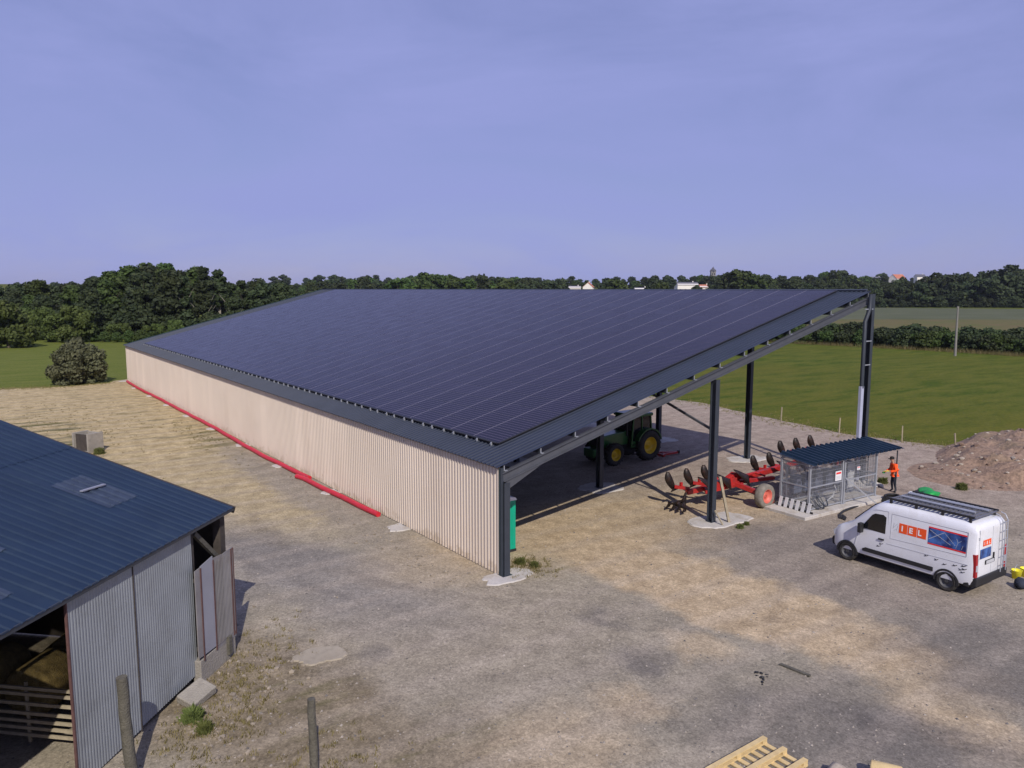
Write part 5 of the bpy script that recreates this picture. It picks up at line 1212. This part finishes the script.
# far tree line over the roof and to the right
GF = 'trees of the far tree line behind the barn'
prof = [(300, 282), (330, 279), (370, 276), (390, 278), (408, 275), (425, 272), (445, 274), (470, 277), (490, 273), (515, 277), (545, 275), (565, 279), (590, 279), (620, 277), (660, 276), (690, 277), (712, 272), (735, 269), (755, 274), (790, 276), (815, 274), (835, 268), (850, 273), (870, 276), (882, 270), (900, 277), (930, 276), (960, 272), (1000, 270), (1100, 270)]
for k in range(118):
    x = 296 + k * 5.6 + r.uniform(-4, 4); d = r.choice((430, 500, 560)) + r.uniform(-25, 25); base = terrain_h(d)
    if 380 < x < 470: d = 400 + r.uniform(-20, 20); base = 0
    if x > 800: d = 620 + r.uniform(-30, 30); base = terrain_h(d)
    if any(abs(x - hx) < hw_ for hx, hw_ in ((588, 12), (574, 10), (685, 16), (702, 10), (640, 10), (894, 14), (872, 10), (916, 8))): d = (720 if x < 800 else 1050) + r.uniform(-15, 30); base = terrain_h(d)
    y = prof_y(x) + r.choice((0, 1, 2, 4, 6)); h = max(6, top_h(x, d, y) - base)
    key = 'farmid' if (400 < x < 470 or r.random() < .35) else 'far'
    tree('oak_tree' if key == 'far' else 'ash_tree', key, at_px(x, d, base), h, 'dark tree in the far tree line above the barn ridge' if key == 'far' else 'lighter green tree in the far tree line above the barn ridge', 'tree', GF, r.uniform(1.0, 1.5))
for k in range(72):
    x = 280 + k * 11.5 + r.uniform(-7, 7); d = 880 + r.uniform(-60, 60); base = terrain_h(d)
    if any(abs(x - hx) < hw_ for hx, hw_ in ((894, 12), (872, 8), (916, 7))): d = 1040; base = terrain_h(d)
    tree('oak_tree', 'far', at_px(x, d, base), max(7, top_h(x, d, 276 + r.uniform(-1.5, 3)) - base), 'small blue green tree on the horizon behind the nearer tree line', 'tree', 'small trees on the horizon', 1.5)
for k in range(22):
    x = -160 + k * 22 + r.uniform(-7, 7); d = 600 + r.uniform(-60, 60); base = terrain_h(d)
    tree('oak_tree', 'far', at_px(x, d, base), max(7, top_h(x, d, 281 + r.uniform(-1.5, 3)) - base), 'small distant tree showing over the left wood', 'tree', 'distant trees over the left wood', 1.4)
# right wood beyond the wheat
GR = 'dark trees of the wood beyond the wheat on the right'
def right_y(x): return 283 if x < 790 else 280 - max(0, x - 850) * .085 if x < 1000 else 266
for row, d0 in enumerate((470, 448, 430)):
    for k in range(26):
        x = 700 + k * 14.5 + r.uniform(-5, 5); d = d0 + r.uniform(-9, 9) - max(0, x - 950) * .12
        y = right_y(x) + row * 4 + r.uniform(-2, 4)
        if 905 < x < 985 and row < 2 and y < 272: y += 3
        tree('oak_tree', 'far', at_px(x, d), max(6, top_h(x, d, y)), 'dark tree in the wood beyond the wheat field', 'tree', GR, 1.0 if row < 2 else 1.25)
for k in range(40): tree('hazel_bush', 'hazel', at_px(690 + k * 9.6 + r.uniform(-3, 3), 424 - max(0, k - 26) * 1.6 + r.uniform(-3, 3)), r.uniform(4, 7), 'dark bush at the foot of the wood beyond the wheat', 'bush', 'dark bushes at the foot of the right wood', 1.5)
# hedge along the meadow's far side
GH = 'shrubs of the hedge along the far side of the meadow'
for row, off in enumerate((0, 3.2)):
    for k in range(44):
        x = 640 + k * 10.5 + r.uniform(-3, 3); d = 164 - (x - 640) * .118 + off + r.uniform(-1, 1)
        if d < 60: continue
        key = r.choice(('shrub', 'shrubdark', 'shrubdark')); h = r.uniform(2.6, 3.7) * (1.15 if row else .9)
        tree('hedge_shrub', key, at_px(x, d), h, 'mid green shrub in the hedge behind the meadow' if key == 'shrub' else 'dark green shrub in the hedge behind the meadow', 'shrub', GH, 1.15)
def hedge_dry(r):
    x = r.uniform(640, 1110); d = 164 - (x - 640) * .118 - 3.2 + r.gauss(0, .5); return at_px(x, d)
scatter('dry_grass', M['drygrass'], 1500, hedge_dry, 31, lambda mb, rr, p: tuft(mb, rr, p, .7, 6))

# ------------------------------------------------------------------ far houses and the church tower
def house(x, d, w, dp, hw, hr, rot, label, roof='tile', windows=3):
    e = empty('house', at_px(x, d, terrain_h(d)), rot, label, 'house')
    q = MB(); q.box((0, 0, hw / 2), (w, dp, hw)); q.prism([(-dp / 2, hw), (dp / 2, hw), (0, hw + hr * .94)], -w / 2 + .02, w / 2 - .02, 'yz'); q.build('wall', M['housewall'], e)
    q = MB(); 
    for s in (1, -1): q.add([(-w / 2 - .3, s * (dp / 2 + .35), hw - .22), (w / 2 + .3, s * (dp / 2 + .35), hw - .22), (w / 2 + .3, 0, hw + hr), (-w / 2 - .3, 0, hw + hr), (-w / 2 - .3, s * (dp / 2 + .35), hw - .40), (w / 2 + .3, s * (dp / 2 + .35), hw - .40), (w / 2 + .3, 0, hw + hr - .2), (-w / 2 - .3, 0, hw + hr - .2)], [(0, 1, 2, 3), (4, 5, 6, 7), (0, 1, 5, 4), (0, 3, 7, 4), (1, 2, 6, 5)])
    ro = q.build('roof', M[roof], e)
    q = MB(); q.box((w * .3, 0, hw + hr), (.7, .7, 1.6)); q.build('chimney', M['housewall'], ro)
    for k in range(windows):
        q = MB(); q.box((-w / 2 + (k + .5) * w / windows, -dp / 2 - .01, hw * .55), (1.1, .06, 1.3)); q.build('window', M['window'], e)
    return e
cr = R(-35.58)
house(588, 640, 11, 8, 6.5, 3.6, cr + 1.35, 'white gabled house among the far trees left of centre', 'tile', 2)
house(574, 650, 10, 8, 5.5, 1.4, cr, 'low pale house just left of the white gabled house', 'slate_tile', 3)
house(685, 620, 17, 9, 9.2, 2.0, cr + .1, 'large white house among the far trees right of centre', 'slate_tile', 4)
house(702, 640, 9, 8, 6.6, 1.8, cr - .5, 'small pale house right of the large white house', 'tile', 2)
house(640, 645, 11, 7, 4.6, 1.2, cr, 'low pale building just above the barn ridge', 'slate_tile', 3)
house(894, 1000, 19, 11, 9.0, 5.0, cr + .5, 'white house with orange tiled roof above the right wood', 'tile', 3)
house(916, 1010, 11, 9, 11, 3, cr, 'small pale house to the right of the orange roofed house', 'slate_tile', 2)
house(775, 760, 16, 9, 6.5, 3, cr, 'pale house half hidden in trees left of the end column', 'slate_tile', 3)
house(872, 1000, 18, 9, 8, 3, cr + .3, 'pale house half hidden in trees left of the orange roofed house', 'slate_tile', 3)
ch = empty('church_tower', at_px(711, 930, terrain_h(930)), cr, 'pale church tower rising above the far trees', 'church tower')
q = MB(); q.box((0, 0, 9), (5.4, 5.4, 18)); q.build('wall', M['polecon'], ch)
q = MB(); q.lathe([(4.0, 17.8), (3.4, 20), (1.5, 21.5), (.05, 24)], 4, 0, 'z', smooth=False); q.build('roof', M['slate_tile'], ch)
for k in (-1, 1):
    q = MB(); q.box((k * 1.2, -2.72, 15), (1.1, .1, 2.4)); q.build('belfry_opening', M['window'], ch)

# ------------------------------------------------------------------ air
def make_haze():
    m = bpy.data.materials.new('thin summer haze'); m.use_nodes = True; n, l = nt(m)
    n.remove(n['Principled BSDF']); v = n.new('ShaderNodeVolumePrincipled')
    v.inputs['Color'].default_value = (.80, .86, 1.0, 1); v.inputs['Density'].default_value = .00007; v.inputs['Anisotropy'].default_value = .2
    l.new(v.outputs[0], n['Material Output'].inputs['Volume'])
    q = MB(); q.box((0, 0, 24.5), (18000, 18000, 55)); o = q.build('haze', m); tag(o, kind='stuff')
make_haze()
